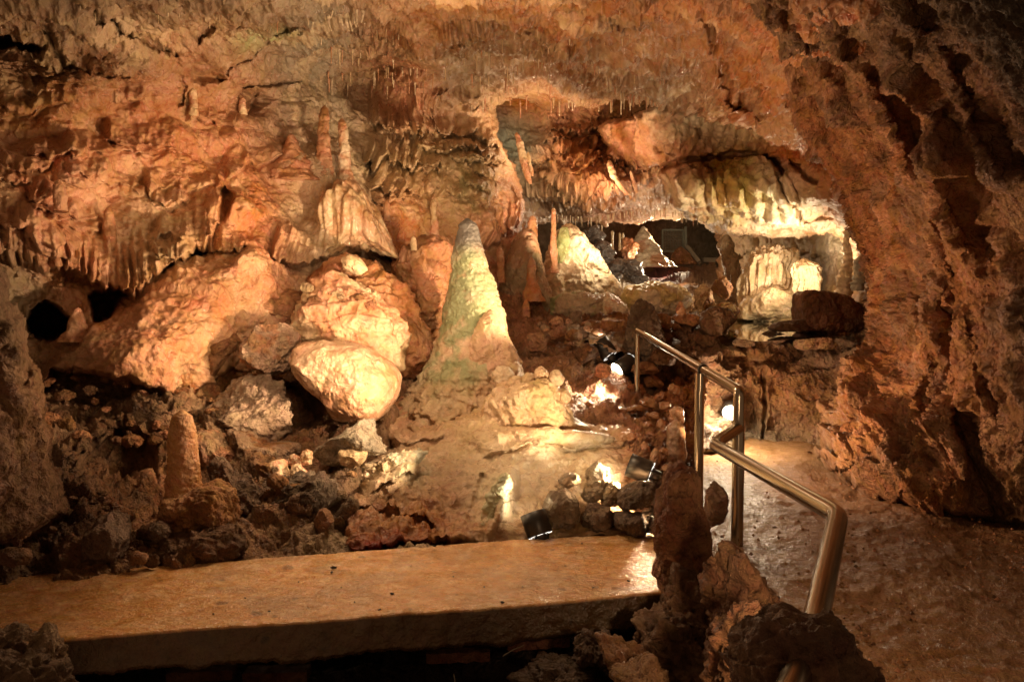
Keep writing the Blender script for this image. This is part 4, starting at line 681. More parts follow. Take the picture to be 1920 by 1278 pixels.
for i, (x_, y_, w, h, d, c) in enumerate([(1130, 695, 16, 14, 8.4, ORP), (1105, 775, 14, 22, 8.0, RED), (1210, 690, 26, 16, 8.5, BRN), (1185, 730, 24, 14, 8.4, RED), (1225, 715, 20, 12, 8.6, RED), (1150, 762, 16, 9, 8.2, RED), (1075, 640, 18, 12, 8.9, BRN), (1050, 620, 22, 16, 9.2, ORP), (1090, 625, 20, 13, 9.2, GRY), (1150, 610, 26, 14, 9.3, RED), (1010, 640, 30, 20, 9.0, ORP), (1100, 660, 28, 22, 8.6, DRK), (1080, 600, 14, 20, 9.6, GRY), (1240, 672, 28, 18, 8.5, DRK), (1110, 610, 30, 10, 9.6, BRN)]):
    blob('rubble_stone', 'angular brown stone among the rubble behind the two upper floodlights', 'stone', [(x_-w, y_+h*.3), (x_-w*.8, y_-h*.6), (x_-w*.1, y_-h), (x_+w*.8, y_-h*.7), (x_+w, y_+h*.5), (x_+w*.5, y_+h), (x_-w*.7, y_+h)], d, w*d/F*.8, M['rock'], c, n=34, amp=.02, sc=.15, facet=9, group='stones behind the two upper floodlights')
blob('dark_cone_rock', 'dark pointed cone rock behind the top end of the handrail', 'stalagmite', [(1170, 690), (1176, 620), (1186, 580), (1198, 558), (1208, 565), (1226, 582), (1236, 620), (1250, 650), (1262, 690), (1215, 700)], 8.9, .28, M['rock'], (.16, .10, .06), n=80, amp=.05, sc=.16, facet=5, pw=.7)
# right mid ledge
blob('square_boulder', 'large square reddish boulder on the ledge before the bright overhang', 'boulder', [(1482, 552), (1496, 547), (1548, 549), (1592, 560), (1622, 576), (1630, 605), (1600, 626), (1540, 626), (1495, 622), (1484, 612)], 9.6, .32, M['rock'], (.34, .15, .07), n=90, amp=.03, sc=.18, facet=0, pw=.42, col2=(.24, .11, .055), tilt=(.5, 0))
for i, (x_, y_, w, h, c) in enumerate([(1290, 600, 32, 16, RED), (1345, 600, 34, 26, DRK), (1260, 620, 24, 20, BRN), (1400, 640, 26, 10, DRK), (1440, 632, 30, 12, DRK), (1482, 612, 52, 14, DRK), (1530, 640, 44, 16, BRN), (1465, 634, 20, 9, DRK), (1580, 640, 30, 16, RED), (1310, 640, 34, 22, DRK), (1370, 660, 30, 16, BRN), (1235, 600, 20, 14, BRN), (1560, 655, 24, 12, RED), (1275, 578, 10, 12, ORG)]):
    blob('ledge_rock', 'dark rock on the crest of the low rock wall before the pool', 'rock', [(x_-w, y_+h*.5), (x_-w*.85, y_-h*.5), (x_-w*.2, y_-h), (x_+w*.6, y_-h*.8), (x_+w, y_), (x_+w*.7, y_+h), (x_-w*.6, y_+h)], 9.4-(.2 if i % 2 else 0), w*9.3/F*.7, M['rock'], c, n=36, amp=.03, sc=.18, facet=9, group='rocks on the crest of the low wall')
# standing stones in front, right of the slab
blob('standing_stone', 'tall thin reddish standing stone at the right end of the slab', 'rock', [(1235, 1090), (1232, 1010), (1238, 940), (1248, 895), (1262, 868), (1280, 864), (1296, 880), (1312, 920), (1322, 970), (1328, 1030), (1330, 1110), (1290, 1150), (1245, 1130)], 4.5, .13, M['rock'], (.26, .105, .05), n=130, amp=.04, sc=.13, col2=(.40, .19, .09), facet=0, pw=.55)
blob('round_rock', 'round brown rock at the foot of the rail posts', 'rock', [(1316, 960), (1322, 915), (1345, 900), (1362, 925), (1366, 955), (1350, 980), (1325, 985)], 5.15, .13, M['rock'], (.26, .14, .08), n=50, amp=.02, sc=.15, facet=4)
blob('ridge_rock', 'rough crumbly rock ridge running from the standing stone to the near rail', 'rock', [(1310, 1150), (1318, 1060), (1332, 1018), (1352, 1008), (1375, 1030), (1400, 1062), (1430, 1110), (1465, 1135), (1490, 1165), (1480, 1230), (1420, 1280), (1340, 1300), (1300, 1220)], 3.75, .3, M['rock'], (.24, .115, .06), n=140, amp=.06, sc=.16, facet=12, col2=(.34, .18, .095))
blob('wedge_rock', 'dark crumbly rock filling the gap between standing stone and ridge', 'rock', [(1235, 1110), (1270, 1080), (1330, 1070), (1370, 1130), (1380, 1220), (1330, 1260), (1270, 1220)], 4.25, .25, M['rock'], (.24, .125, .065), n=110, amp=.06, sc=.14, facet=10, col2=(.17, .09, .05))
blob('finger_rock', 'finger shaped pinkish rock lying against the ridge behind the posts', 'rock', [(1352, 1020), (1366, 1013), (1388, 1030), (1410, 1070), (1432, 1115), (1400, 1110), (1370, 1070)], 4.15, .09, M['rock'], (.36, .18, .1), n=60, amp=.015, sc=.1)
blob('slab_end_rock', 'crumbling sandy rock block holding the right end of the slab', 'rock', [(1200, 1112), (1235, 1098), (1290, 1115), (1345, 1150), (1350, 1250), (1330, 1340), (1240, 1340), (1212, 1240), (1198, 1170)], 4.1, .32, M['rock'], (.27, .155, .085), n=130, amp=.07, sc=.17, facet=14, col2=(.18, .1, .055))
blob('near_ridge_rock', 'coarse orange brown rock below the ridge at the bottom edge', 'rock', [(1345, 1200), (1400, 1150), (1450, 1135), (1478, 1165), (1470, 1230), (1440, 1340), (1340, 1340)], 3.2, .25, M['rock'], (.30, .15, .075), n=110, amp=.06, sc=.12, facet=10, col2=(.22, .11, .055))
blob('near_boulder', 'large dark rounded boulder swallowing the handrail at the bottom edge', 'boulder', [(1385, 1205), (1420, 1178), (1470, 1160), (1530, 1158), (1575, 1185), (1610, 1225), (1635, 1290), (1640, 1400), (1380, 1400), (1378, 1290)], 2.22, .205, M['rock'], (.16, .085, .05), n=170, amp=.03, sc=.12, facet=0, pw=.8, ledge=.09, col2=(.24, .13, .075))
for lab, out, d, c in [('orange lit rough rock in the pit below the right end of the slab', [(1125, 1205), (1135, 1188), (1170, 1190), (1200, 1210), (1225, 1260), (1210, 1300), (1160, 1290), (1140, 1240)], 3.9, (.36, .19, .09)), ('rough lit stone at the bottom edge in front of the pit rock', [(1160, 1262), (1190, 1240), (1230, 1245), (1250, 1285), (1200, 1320), (1150, 1300)], 3.6, (.36, .2, .1)),
                        ('smooth round dim rock in the pit under the slab', [(1075, 1215), (1100, 1188), (1140, 1190), (1165, 1220), (1150, 1250), (1100, 1250), (1078, 1235)], 4.15, (.13, .075, .045)), ('low dim rock at the pit bottom left of the round one', [(960, 1275), (1000, 1245), (1060, 1240), (1120, 1255), (1130, 1300), (960, 1300)], 4.1, (.1, .06, .035))]:
    blob('pit_rock', lab, 'rock', out, d, .16, M['rock'], c, n=70, amp=.04, sc=.1, facet=6)
# loose bricks and sticks in the dark pit
for k, (x_, y_, a) in enumerate([(100, 1235, .1), (60, 1228, -.1), (560, 1210, .15), (640, 1206, .1), (420, 1222, 0), (380, 1260, .1), (520, 1262, .05), (860, 1225, .1), (1010, 1200, .2)]):
    a0 = P(x_, y_, 4.5); V = []; w, h, t = .16, .05, .05
    for i in range(9):
        for (p, q) in ((-1, -1), (1, -1), (1, 1), (-1, 1)): V.append(a0+[(i/8-.5)*2*w*math.cos(a), q*t+(i/8-.5)*2*w*math.sin(a)+.006*math.sin(i*2.1+k), p*h*.5+.004*math.sin(i*3.3+k)])
    Fb = [[i*4+j, i*4+(j+1) % 4, i*4+4+(j+1) % 4, i*4+4+j] for i in range(8) for j in range(4)]+[[0, 3, 2, 1], [32, 33, 34, 35]]
    tag(mesh_obj('loose_brick', V, Fb, M['rock'], np.broadcast_to(np.array((.22, .09, .05)), (36, 3)), smooth=False), 'dim reddish brick lying in the dark pit under the slab', 'brick', 'loose bricks in the pit')
for k, (x_, y_, x2, y2) in enumerate([(940, 1230, 985, 1208), (720, 1215, 760, 1212), (850, 1262, 853, 1290)]):
    rows = [(x_, y_, 1.5), ((x_+x2)/2+2, (y_+y2)/2-3, 1.4), (x2, y2, 1.0)]
    spine('stick', 'thin pale stick lying in the dark pit', 'stick', rows, 4.3, M['wood'], CRM, nr=8, res=4, amp=.2, group='sticks in the pit')
# ---- rear formations
blob('striped_cone', 'steep bright cone of flowstone in the rear opening with a green streak', 'flowstone', [(1015, 570), (1022, 500), (1040, 440), (1062, 422), (1085, 432), (1105, 455), (1130, 495), (1165, 540), (1172, 570), (1100, 590)], 12.0, .45, M['flow'], PAL, n=110, amp=.06, sc=.25, dn=.09, col2=CRM, pw=.8, ledge=.0)
blob('green_streak', 'narrow algae green shoulder on the left of the bright rear cone', 'flowstone', [(1040, 470), (1046, 432), (1060, 424), (1068, 440), (1064, 480), (1050, 500)], 11.65, .12, M['flow'], (.34, .38, .16), n=50, amp=.03, sc=.15)
blob('domed_stalagmite', 'smooth brown domed stalagmite with narrower cap, right of the tall cone', 'stalagmite', [(935, 590), (938, 520), (950, 480), (965, 445), (982, 428), (1000, 430), (1010, 455), (1022, 520), (1040, 570), (1055, 610), (990, 620)], 11.0, .4, M['flow'], (.45, .27, .16), n=100, amp=.03, sc=.2, col2=(.36, .27, .16), pw=.85)
blob('stalagmite', 'narrow brown pillar stub behind the domed stalagmite', 'stalagmite', [(988, 440), (990, 412), (997, 403), (1006, 410), (1008, 445), (1000, 460)], 11.6, .09, M['flow'], ORG, n=40, amp=.015, sc=.12)
blob('green_block', 'rounded flowstone block with green tint on the rim before the rear opening', 'flowstone', [(1032, 590), (1036, 560), (1060, 548), (1100, 548), (1145, 552), (1150, 585), (1130, 602), (1060, 604)], 10.4, .3, M['flow'], (.48, .36, .24), n=80, amp=.03, sc=.2, col2=GRN, dn=.08)
blob('pale_block', 'pale rounded block between the green tinted and the yellow block', 'flowstone', [(1120, 600), (1124, 562), (1138, 550), (1158, 558), (1178, 580), (1180, 600)], 10.3, .2, M['flow'], PAL, n=60, amp=.02, sc=.15, col2=ORP)
blob('yellow_block', 'wide yellow flowstone block lit from above on the rear rim', 'flowstone', [(1168, 560), (1172, 538), (1210, 530), (1250, 531), (1285, 545), (1298, 560), (1285, 582), (1240, 592), (1190, 590)], 10.6, .3, M['flow'], YEL, n=90, amp=.04, sc=.18, col2=PAL, dn=.07)
for lab, out, d, c in [('tan angular rock leaning at the foot of the brown side pillar', [(1300, 575), (1305, 545), (1325, 530), (1338, 545), (1345, 570), (1325, 590)], 11.2, CRM), ('upright rock wedge left of the side pillar', [(1335, 560), (1340, 520), (1352, 512), (1368, 540), (1370, 560), (1350, 570)], 11.8, BRN),
                        ('yellow lit rock before the pool', [(1325, 605), (1335, 575), (1360, 560), (1382, 580), (1385, 605), (1350, 612)], 10.9, YEL), ('pale rock touching the left shore of the pool', [(1290, 600), (1298, 580), (1320, 582), (1330, 600), (1310, 612)], 10.6, CRM)]:
    blob('shore_rock', lab, 'rock', out, d, .25, M['rock'], c, n=50, amp=.03, sc=.15, facet=9, col2=BRN)
for nm, lab, rows, d, c in [
    ('thin_column', 'long thin column reaching from the alcove lip down to the ledge', [(1038, 390, 4), (1038, 430, 5), (1037, 460, 7), (1040, 500, 6), (1038, 512, 10)], 11.4, ORP),
    ('stalagmite', 'slim orange stalagmite on the ledge, nearest the tall cone tip on its right', [(937, 463, 5), (938, 480, 7), (939, 510, 7), (940, 530, 9)], 10.6, ORG),
    ('stalagmite', 'orange candle stalagmite widening into a foot, before the domed stalagmite', [(996, 482, 5), (997, 500, 8), (996, 525, 9), (998, 545, 14), (1000, 565, 22)], 10.4, (.6, .26, .11)),
    ('stalagmite', 'short orange stub at the foot of the candle stalagmite', [(986, 562, 5), (986, 575, 7), (987, 595, 8)], 10.0, (.6, .28, .12)),
    ('stalagmite', 'knobbly pale stalagmite on a shelf left above the tall cone', [(812, 373, 5), (813, 385, 7), (812, 400, 5), (815, 420, 8), (814, 442, 9)], 9.8, CRM),
    ('stalagmite', 'small brown stump left of the knobbly pale stalagmite', [(725, 375, 5), (725, 400, 6), (725, 415, 7)], 9.4, ORG),
    ('stalagmite', 'tiny pale stub on the terraced dome just left of the tall cone', [(775, 442, 4), (775, 455, 6), (776, 470, 6)], 8.6, CRM),
    ('stalagmite', 'tall pale ribbed stalagmite standing on the bright draped mound', [(641, 222, 6), (642, 235, 9), (644, 260, 9), (646, 285, 11), (646, 312, 11), (648, 340, 17), (650, 375, 32)], 8.9, PAL),
    ('stalagmite', 'broad brown stalagmite behind the pale ribbed one', [(608, 198, 5), (608, 215, 9), (606, 245, 11), (607, 290, 14), (605, 340, 22)], 9.3, BRN),
    ('stalagmite', 'short pale cylinder stalagmite in the niche of the upper left wall', [(362, 163, 6), (362, 175, 7), (363, 195, 8), (364, 218, 9)], 7.8, CRM),
    ('stalagmite', 'small egg tipped stalagmite right of the cylinder in the upper left wall', [(455, 182, 5), (455, 195, 7), (456, 215, 8)], 7.9, CRM),
    ('stalagmite', 'rounded orange finger stalagmite low on the far left wall', [(108, 338, 6), (110, 350, 10), (113, 370, 12), (115, 395, 13)], 6.6, ORP),
    ('stalagmite', 'stubby red stalagmite in a pocket of the left wall', [(231, 330, 6), (232, 345, 9), (233, 365, 10)], 7.2, ORG),
    ('stalagmite', 'long orange root shaped column below the left wall pocket', [(203, 388, 7), (204, 410, 9), (206, 440, 11), (208, 470, 14)], 7.0, ORG),
    ('stalagmite', 'cone stalagmite before the dark hole at far left', [(146, 576, 4), (146, 590, 10), (145, 610, 18), (143, 640, 30)], 6.9, ORP),
    ('stalagmite', 'pointed orange cone on the slope right of the upper left niche', [(545, 250, 5), (547, 262, 10), (548, 285, 18), (550, 310, 34), (552, 340, 50)], 8.6, ORG),
    ('stalagmite', 'tiny nub stalagmite on the edge of the orange flow', [(338, 505, 5), (338, 512, 8), (338, 522, 10)], 7.2, ORP),
    ('stalagmite', 'small pale nub on top of the leaning slab rock', [(362, 614, 5), (362, 622, 8), (362, 632, 10)], 7.0, CRM)]:
    dd_ = dep('cave_wall', rows[-1][0], rows[-1][1]) if rows[-1][1] < 650 and d < 9.9 and 'slab rock' not in lab and 'terraced dome' not in lab else None
    if dd_: d = dd_+(.02+rows[-1][2]*.003 if rows[-1][2] < 25 else .12)
    spine(nm, lab, 'column' if 'column' in nm or 'column' in lab else 'stalagmite', rows, d, M['flow'], c, nr=44, res=2, amp=.22, sc=.1, rings=.08, col2=ORP)
blob('draped_mound', 'bright white draped mound with long flutes under the ribbed stalagmite', 'flowstone', [(606, 470), (604, 420), (612, 375), (632, 345), (660, 342), (685, 365), (712, 410), (735, 455), (752, 492), (735, 480), (690, 462), (655, 470), (625, 492)], 8.8, .4, M['wet'], CRM, n=120, amp=.02, sc=.3, flut=.055, col2=(.60, .36, .2), pw=.7)
# rear chamber
spine('rear_cone', 'white spiky cone stalagmite deep in the rear chamber', 'stalagmite', [(1206, 424, 4), (1207, 440, 12), (1209, 460, 22), (1211, 480, 32), (1214, 500, 52)], 18, M['flow'], PAL, nr=90, res=1.2, amp=.35, sc=.3, knob=.12, col2=ORP)
spine('rear_small_cone', 'low brown cone in front of the grille', 'stalagmite', [(1276, 462, 4), (1278, 472, 12), (1280, 482, 20), (1282, 496, 30)], 20, M['rock'], BRN, nr=50, res=1.2, amp=.25, sc=.3)
for k, (x_, a, b, w) in enumerate([(1148, 432, 480, 2.6), (1162, 436, 470, 2.2), (1168, 436, 468, 2.0), (1128, 418, 440, 1.5)]):
    spine('rear_column', ['slender pale column left of the white rear cone', 'left one of a close pair of thin rear columns', 'right one of a close pair of thin rear columns', 'hair thin column near the bright rear opening'][k], 'column', [(x_, a, w), (x_, (a+b)/2, w*.8), (x_, b, w*1.6)], 17, M['flow'], CRM, nr=14, res=2, amp=.3, sc=.2)
for k, (x_, y_, w, h) in enumerate([(1130, 470, 26, 20), (1110, 440, 20, 14), (1170, 500, 40, 14), (1190, 518, 26, 12), (1150, 520, 20, 14), (1180, 470, 16, 28), (1140, 495, 20, 20)]):
    blob('rear_rock', 'dark wet rock in the gully of the rear chamber', 'rock', [(x_-w, y_+h*.4), (x_-w*.5, y_-h*.8), (x_+w*.2, y_-h), (x_+w, y_), (x_+w*.7, y_+h), (x_-w*.6, y_+h)], 14.5+k*.3, w*14/F*.7, M['wet'], (.15, .13, .12) if k != 5 else ORG, n=44, amp=.09, sc=.25, facet=6, group='dark wet rocks in the rear gully', dn=.12)
blob('arched_drapery', 'arched cream drapery with hanging folds beneath the bright overhang', 'flowstone', [(1392, 560), (1396, 520), (1405, 490), (1425, 468), (1460, 462), (1490, 478), (1500, 510), (1498, 552), (1480, 562), (1455, 548), (1420, 530), (1400, 575)], 13.2, .35, M['flow'], CRM, n=120, amp=.04, sc=.2, flut=.10, col2=PAL)
blob('pool_mound', 'smooth tan flow mound sloping to the pool under the arched drapery', 'flowstone', [(1380, 600), (1400, 560), (1430, 540), (1480, 552), (1520, 570), (1530, 600), (1460, 606)], 13.0, .5, M['flow'], (.50, .37, .22), n=90, amp=.07, sc=.35, tilt=(0, .6), col2=CRM)
je = spine('hanging_bell', 'glowing white bell shaped drapery with fringe beside the square boulder', 'flowstone', [(1508, 484, 8), (1510, 492, 18), (1512, 502, 25), (1513, 520, 24), (1514, 556, 20)], 12.2, M['flow'], CRM, nr=80, res=1.5, amp=.1, sc=.1, flut=.35)
spine('edge_column', 'tall bright knotted column at the right edge of the overhang', 'column', [(1592, 425, 8), (1586, 450, 7), (1590, 480, 9), (1585, 510, 12), (1582, 540, 15), (1578, 575, 20)], 10.3, M['flow'], PAL, nr=60, res=1.6, amp=.35, sc=.14, rings=.25)
spine('edge_side_column', 'shorter blocky grey column just right of the bright knotted one', 'column', [(1612, 480, 7), (1612, 500, 10), (1610, 520, 10), (1608, 545, 13)], 9.9, M['flow'], (.45, .42, .34), nr=50, res=1.6, amp=.35, sc=.12, rings=.3)
spine('side_pillar', 'brown rock pillar between grille passage and arched drapery', 'column', [(1362, 440, 18), (1365, 470, 14), (1372, 500, 16), (1378, 540, 18), (1386, 580, 24)], 14.2, M['flow'], (.35, .23, .13), nr=80, res=2, amp=.4, sc=.3, flut=.2)
for k, (pts, d) in enumerate([([(968, 248, 4), (975, 270, 7), (984, 310, 7), (992, 338, 5), (995, 345, 2)], 11.6), ([(1142, 300, 5), (1150, 330, 7), (1165, 350, 6), (1178, 366, 6)], 11.9), ([(1182, 320, 3), (1190, 350, 3.5), (1194, 362, 2)], 12.0), ([(990, 285, 3), (996, 320, 4), (998, 330, 2)], 11.7)]):
    spine('stalactite', ['fat drapery stalactite on the right edge of the terraced centre wall', 'thick slanting stalactite leaning out under the alcove', 'thin stalactite right of the thick slanting one', 'narrow stalactite tucked behind the fat drapery one'][k], 'stalactite', pts, d, M['flow'], ORP, nr=30, res=2, amp=.3, sc=.12, rings=.1, col2=CRM)
# grille, post and boards
g = empty('metal_grille', P(1262, 473, 21.5), 'small square mesh grille in a pale steel frame at the back of the rear chamber', 'grille')
def bar(p, q, w, name, mat, parent):
    p = np.array(p, float); q = np.array(q, float); a = q-p; a /= np.linalg.norm(a); s = np.cross(a, [0, 1, 0]); s = s/(np.linalg.norm(s)+1e-9)*w; t = np.cross(a, s)
    V = [e+i*s+j*t for e in (p, q) for (i, j) in ((-1, -1), (1, -1), (1, 1), (-1, 1))]
    return V
def bars(name, L, w, mat, parent=None):
    V = []; Fq = []
    for p, q in L:
        b = len(V); V += bar(p, q, w, '', None, None); Fq += [[b, b+1, b+2, b+3], [b+7, b+6, b+5, b+4]]+[[b+j, b+4+j, b+4+(j+1) % 4, b+(j+1) % 4] for j in range(4)]
    return mesh_obj(name, V, Fq, mat, None, parent, smooth=False)
c4 = [P(x_, y_, 21.5) for x_, y_ in ((1242, 431), (1281, 431), (1281, 471), (1242, 471))]
bars('frame', [(c4[i], c4[(i+1) % 4]) for i in range(4)], .02, M['gal'], g)
L = []
for k in range(1, 13): t = k/13; L.append((c4[0]*(1-t)+c4[1]*t, c4[3]*(1-t)+c4[2]*t)); L.append((c4[0]*(1-t)+c4[3]*t, c4[1]*(1-t)+c4[2]*t))
bars('wire_mesh', L, .003, M['gal'], g)
tag(bars('steel_post', [(P(1285, 425, 21.3), P(1286, 478, 21.3))], .03, M['gal']), 'pale steel post right beside the mesh grille', 'post')
tag(bars('leaning_board', [(P(1288, 463, 20.2), P(1311, 492, 19.8))], .045, M['wood']), 'grey board leaning against the low brown cone', 'board')
tag(bars('lying_beam', [(P(1318, 487, 20), P(1345, 487, 20.1))], .05, M['wood']), 'pale beam lying on the rear chamber floor', 'beam')
# ---- soda straws
RS = np.random.RandomState(5)
def hang(x_, y_): # depth of the ceiling behind a pixel, from the same control points
    return (dep('cave_wall', x_, y_-4) or 9.0)+.12
straw_specs = [('thin straw stalactite in the fringe along the rim of the alcove lip', 'straws along the alcove lip', 70, lambda: (RS.uniform(1045, 1330), None, RS.uniform(4, 14), 14.4, .5)),
    ('straw stalactite hanging from the central ceiling below its grey ledges', 'straws of the central ceiling', 90, lambda: (RS.uniform(600, 1060), RS.uniform(48, 170), RS.uniform(8, 32), 0, .8)),
    ('straw stalactite on the slanting ceiling rib right of centre', 'straws on the slanting ceiling rib', 40, lambda: (lambda t: (1050+t*200, 50+min(t*1.6, 1)*135+RS.uniform(-4, 4), RS.uniform(8, 26), 0, .8))(RS.uniform(0, 1))),
    ('straw stalactite hanging among the right ceiling ledges', 'straws of the right ceiling', 45, lambda: (RS.uniform(1060, 1330), RS.uniform(-5, 150), RS.uniform(6, 24), 0, .8)),
    ('straw stalactite hanging at the top left edge of the ceiling', 'straws of the left ceiling', 16, lambda: (RS.uniform(60, 560), RS.uniform(-12, 40), RS.uniform(14, 36), 0, .9)),
    ('straw stalactite in the dark recess above the alcove', 'straws above the alcove', 22, lambda: (RS.uniform(880, 1260), 190+RS.uniform(-6, 4), RS.uniform(10, 28), 11.6, .9))]
for lab, grp, n_, fn in straw_specs:
    for k in range(n_):
        x_, y_, L_, d, w = fn()
        if y_ is None: y_ = 406+8*math.sin(x_*.03)+RS.uniform(-3, 3)-(6 if x_ > 1200 else 0)
        if not d: d = hang(x_, y_)-.16
        dx = RS.uniform(-.6, .6); rows = [(x_, y_-5, w*2.8), (x_, y_, w*1.7), (x_+dx, y_+L_*.6, w*1.35), (x_+dx, y_+L_, w*.8)]
        spine('straw_stalactite', lab, 'stalactite', rows, d, M['flow'], [PAL, CRM, ORP][k % 3], nr=7, res=5, amp=.3, sc=.06, group=grp, tipround=False)
# small stalactites in the white fan cluster at the top
for k in range(14):
    x_ = 575+k*8+RS.uniform(-3, 3); y_ = RS.uniform(-10, 30); L_ = RS.uniform(20, 46)
    spine('root_stalactite', 'pale root like stalactite in the fan at the top centre left of the ceiling', 'stalactite', [(x_, y_, 5), (x_+RS.uniform(-4, 4), y_+L_*.5, 3), (x_+RS.uniform(-8, 8), y_+L_, 1)], hang(x_, y_)-.14, M['flow'], PAL, nr=14, res=3, amp=.3, sc=.1, group='fan of pale stalactites at the top', tipround=False)
# ---- loose rubble stones at left
def rubble(n_, region, lab, grp, sz, cols, dfn):
    for k in range(n_):
        x_, y_ = region(); s = sz*(.5+RS.rand()**2*1.4); w, h = s*RS.uniform(.8, 1.4), s*RS.uniform(.5, .9); d = dfn(x_, y_)
        blob('rubble_stone', lab, 'stone', [(x_-w, y_+h*.3), (x_-w*.8, y_-h*RS.uniform(.4, .8)), (x_-w*.1, y_-h), (x_+w*.8, y_-h*RS.uniform(.3, .8)), (x_+w, y_+h*.5), (x_+w*.5, y_+h), (x_-w*.7, y_+h)], d, w*d/F*.7, M['rock'], cols[k % len(cols)], n=22, amp=.016, sc=.1, facet=8, group=grp)
ctrlH = [(-70, 650, 6.8), (100, 640, 7.4), (250, 700, 7.0), (420, 600, 8.0), (500, 520, 8.7), (1000, 590, 10.4), (1050, 670, 8.9), (1180, 700, 8.4), (560, 930, 5.9), (450, 850, 6.5), (450, 740, 7.1), (300, 800, 6.6), (300, 900, 6.0), (300, 1010, 5.3), (120, 850, 6.0), (100, 950, 5.3), (0, 900, 5.4), (0, 1050, 4.5), (200, 1080, 4.7), (1290, 820, 7.8), (1250, 900, 6.3), (1200, 800, 7.2)]
dH = lambda x_, y_: float(mq(ctrlH, np.array([[x_]], float), np.array([[y_]], float))[0, 0, 0])-.14
rubble(60, lambda: (RS.uniform(80, 400), RS.uniform(690, 830)), 'small angular brown stone on the rubble slope under the left wall', 'stones on the left rubble slope', 11, [BRN, DRK, ORG, BRN], dH)
rubble(18, lambda: (RS.uniform(560, 700), RS.uniform(535, 580)), 'small loose stone on the ledge behind the lumpy mound', 'stones on the ledge behind the lumpy mound', 9, [CRM, BRN, ORP], lambda x_, y_: 7.35)
rubble(26, lambda: (RS.uniform(480, 660), RS.uniform(870, 1010)), 'small stone wedged in the grey block wall', 'stones in the grey block wall', 12, [GRY, BRN, DRK], lambda x_, y_: 5.72+(x_-480)*.0006)
rubble(22, lambda: (RS.uniform(0, 300), RS.uniform(880, 1060)), 'dim stone on the dark floor left of the pedestal', 'stones on the dark left floor', 14, [DRK, BRN, DRK], dH)
rubble(16, lambda: (RS.uniform(1010, 1140), RS.uniform(600, 660)), 'small broken stone in the rubble left of the upper floodlight', 'small stones left of the upper floodlight', 9, [ORP, GRY, BRN], lambda x_, y_: 8.9-(y_-600)*.008)
# ---- handrail
def tube(name, pts, r, mat, parent, n=20, bend=.06, r1=None):
    P_ = [np.array(p, float) for p in pts]; path = [P_[0]]
    for i in range(1, len(P_)-1):
        a = P_[i-1]-P_[i]; b = P_[i+1]-P_[i]; la, lb = np.linalg.norm(a), np.linalg.norm(b); bb = min(bend, la*.4, lb*.4); s = P_[i]+a/la*bb; e_ = P_[i]+b/lb*bb
        for t in np.linspace(0, 1, 8): path.append((1-t)**2*s+2*t*(1-t)*P_[i]+t*t*e_)
    path.append(P_[-1]); q = [path[0]]
    for a, b in zip(path[:-1], path[1:]):
        m = max(1, int(np.linalg.norm(b-a)/.12)); q += [a+(b-a)*k/m for k in range(1, m+1)]
    path = np.array(q); T = np.gradient(path, axis=0); T /= np.linalg.norm(T, axis=1)[:, None]
    nrm = np.cross(T[0], [.3, .2, 1.0]); nrm /= np.linalg.norm(nrm); V = []; th = np.linspace(0, 2*np.pi, n, endpoint=False)
    RR = np.linspace(r, r1 if r1 else r, len(path))
    for p, t, r_ in zip(path, T, RR):
        nrm = nrm-t*(nrm@t); nrm /= np.linalg.norm(nrm); b = np.cross(t, nrm); V.append(p+r_*(np.cos(th)[:, None]*nrm+np.sin(th)[:, None]*b))
    V = np.array(V); m = len(path); V2 = np.vstack([V.reshape(-1, 3), V[0], V[-1], path[:1], path[-1:]])
    i = np.arange(m-1)[:, None]; j = np.arange(n)[None]; j2 = (j+1) % n; c0 = m*n; c1 = c0+n; t0 = c1+n
    Q4 = np.stack([i*n+j+0*j2, i*n+j2+0*j, (i+1)*n+j2, (i+1)*n+j], -1).reshape(-1, 4); jj = np.arange(n)
    T3 = np.vstack([np.stack([np.full(n, t0), c0+(jj+1) % n, c0+jj], -1), np.stack([np.full(n, t0+1), c1+jj, c1+(jj+1) % n], -1)])
    return mesh_tri_quad(name, V2, Q4, T3, mat, None, parent)
hr = empty('handrail', P(1385, 1045, 5.4), 'brushed steel handrail with three posts bending along the path beside the rocks', 'handrail')
pA, pB, pC = P(1195, 620, 8.3), P(1312, 694, 6.2), P(1386, 733, 5.45)
tube('post', [pA-[0, 0, .75], pA-[0, 0, .0]+[0, 0, -.01]], .025, M['steel'], hr)
tube('post', [pB-[0, 0, 1.1], pB-[0, 0, .02]], .034, M['steel'], hr)
tube('post', [pC-[0, 0, 1.08], pC-[0, 0, .03]], .037, M['steel'], hr)
tube('top_rail', [pA-[0, 0, .05], pA, pC+(pC-pA)/np.linalg.norm(pC-pA)*.0, pC-[0, 0, .06]], .026, M['steel'], hr, bend=.07, r1=.037)
u_ = (pC-pA)/np.linalg.norm(pC-pA); cB = pA+u_*np.dot(pB-pA, u_)
for b_ in (pB-[0, 0, 1.1], pC-[0, 0, 1.08]): tube('base_plate', [b_-[0, 0, .002], b_+[0, 0, .012]], .075, M['steel'], hr, n=28)
tube('collar', [cB-u_*.012, cB+u_*.012], .041, M['black'], hr)
tube('mount_plate', [pB+[.0, -.02, -.14], pB+[0, -.02, -.02]], .036, M['steel'], hr)
tube('screw', [pB+[.02, -.03, -.10], pB+[.02, -.045, -.10]], .011, M['black'], hr, n=10)
q0, q1, q2, q3, q4 = P(1384, 802, 5.45), P(1338, 833, 5.25), P(1572, 966, 3.25), P(1530, 1162, 2.42), P(1474, 1320, 1.92)
tube('lower_rail', [q0, q1, q2, q3, q4], .036, M['steel'], hr, n=28, bend=.07)
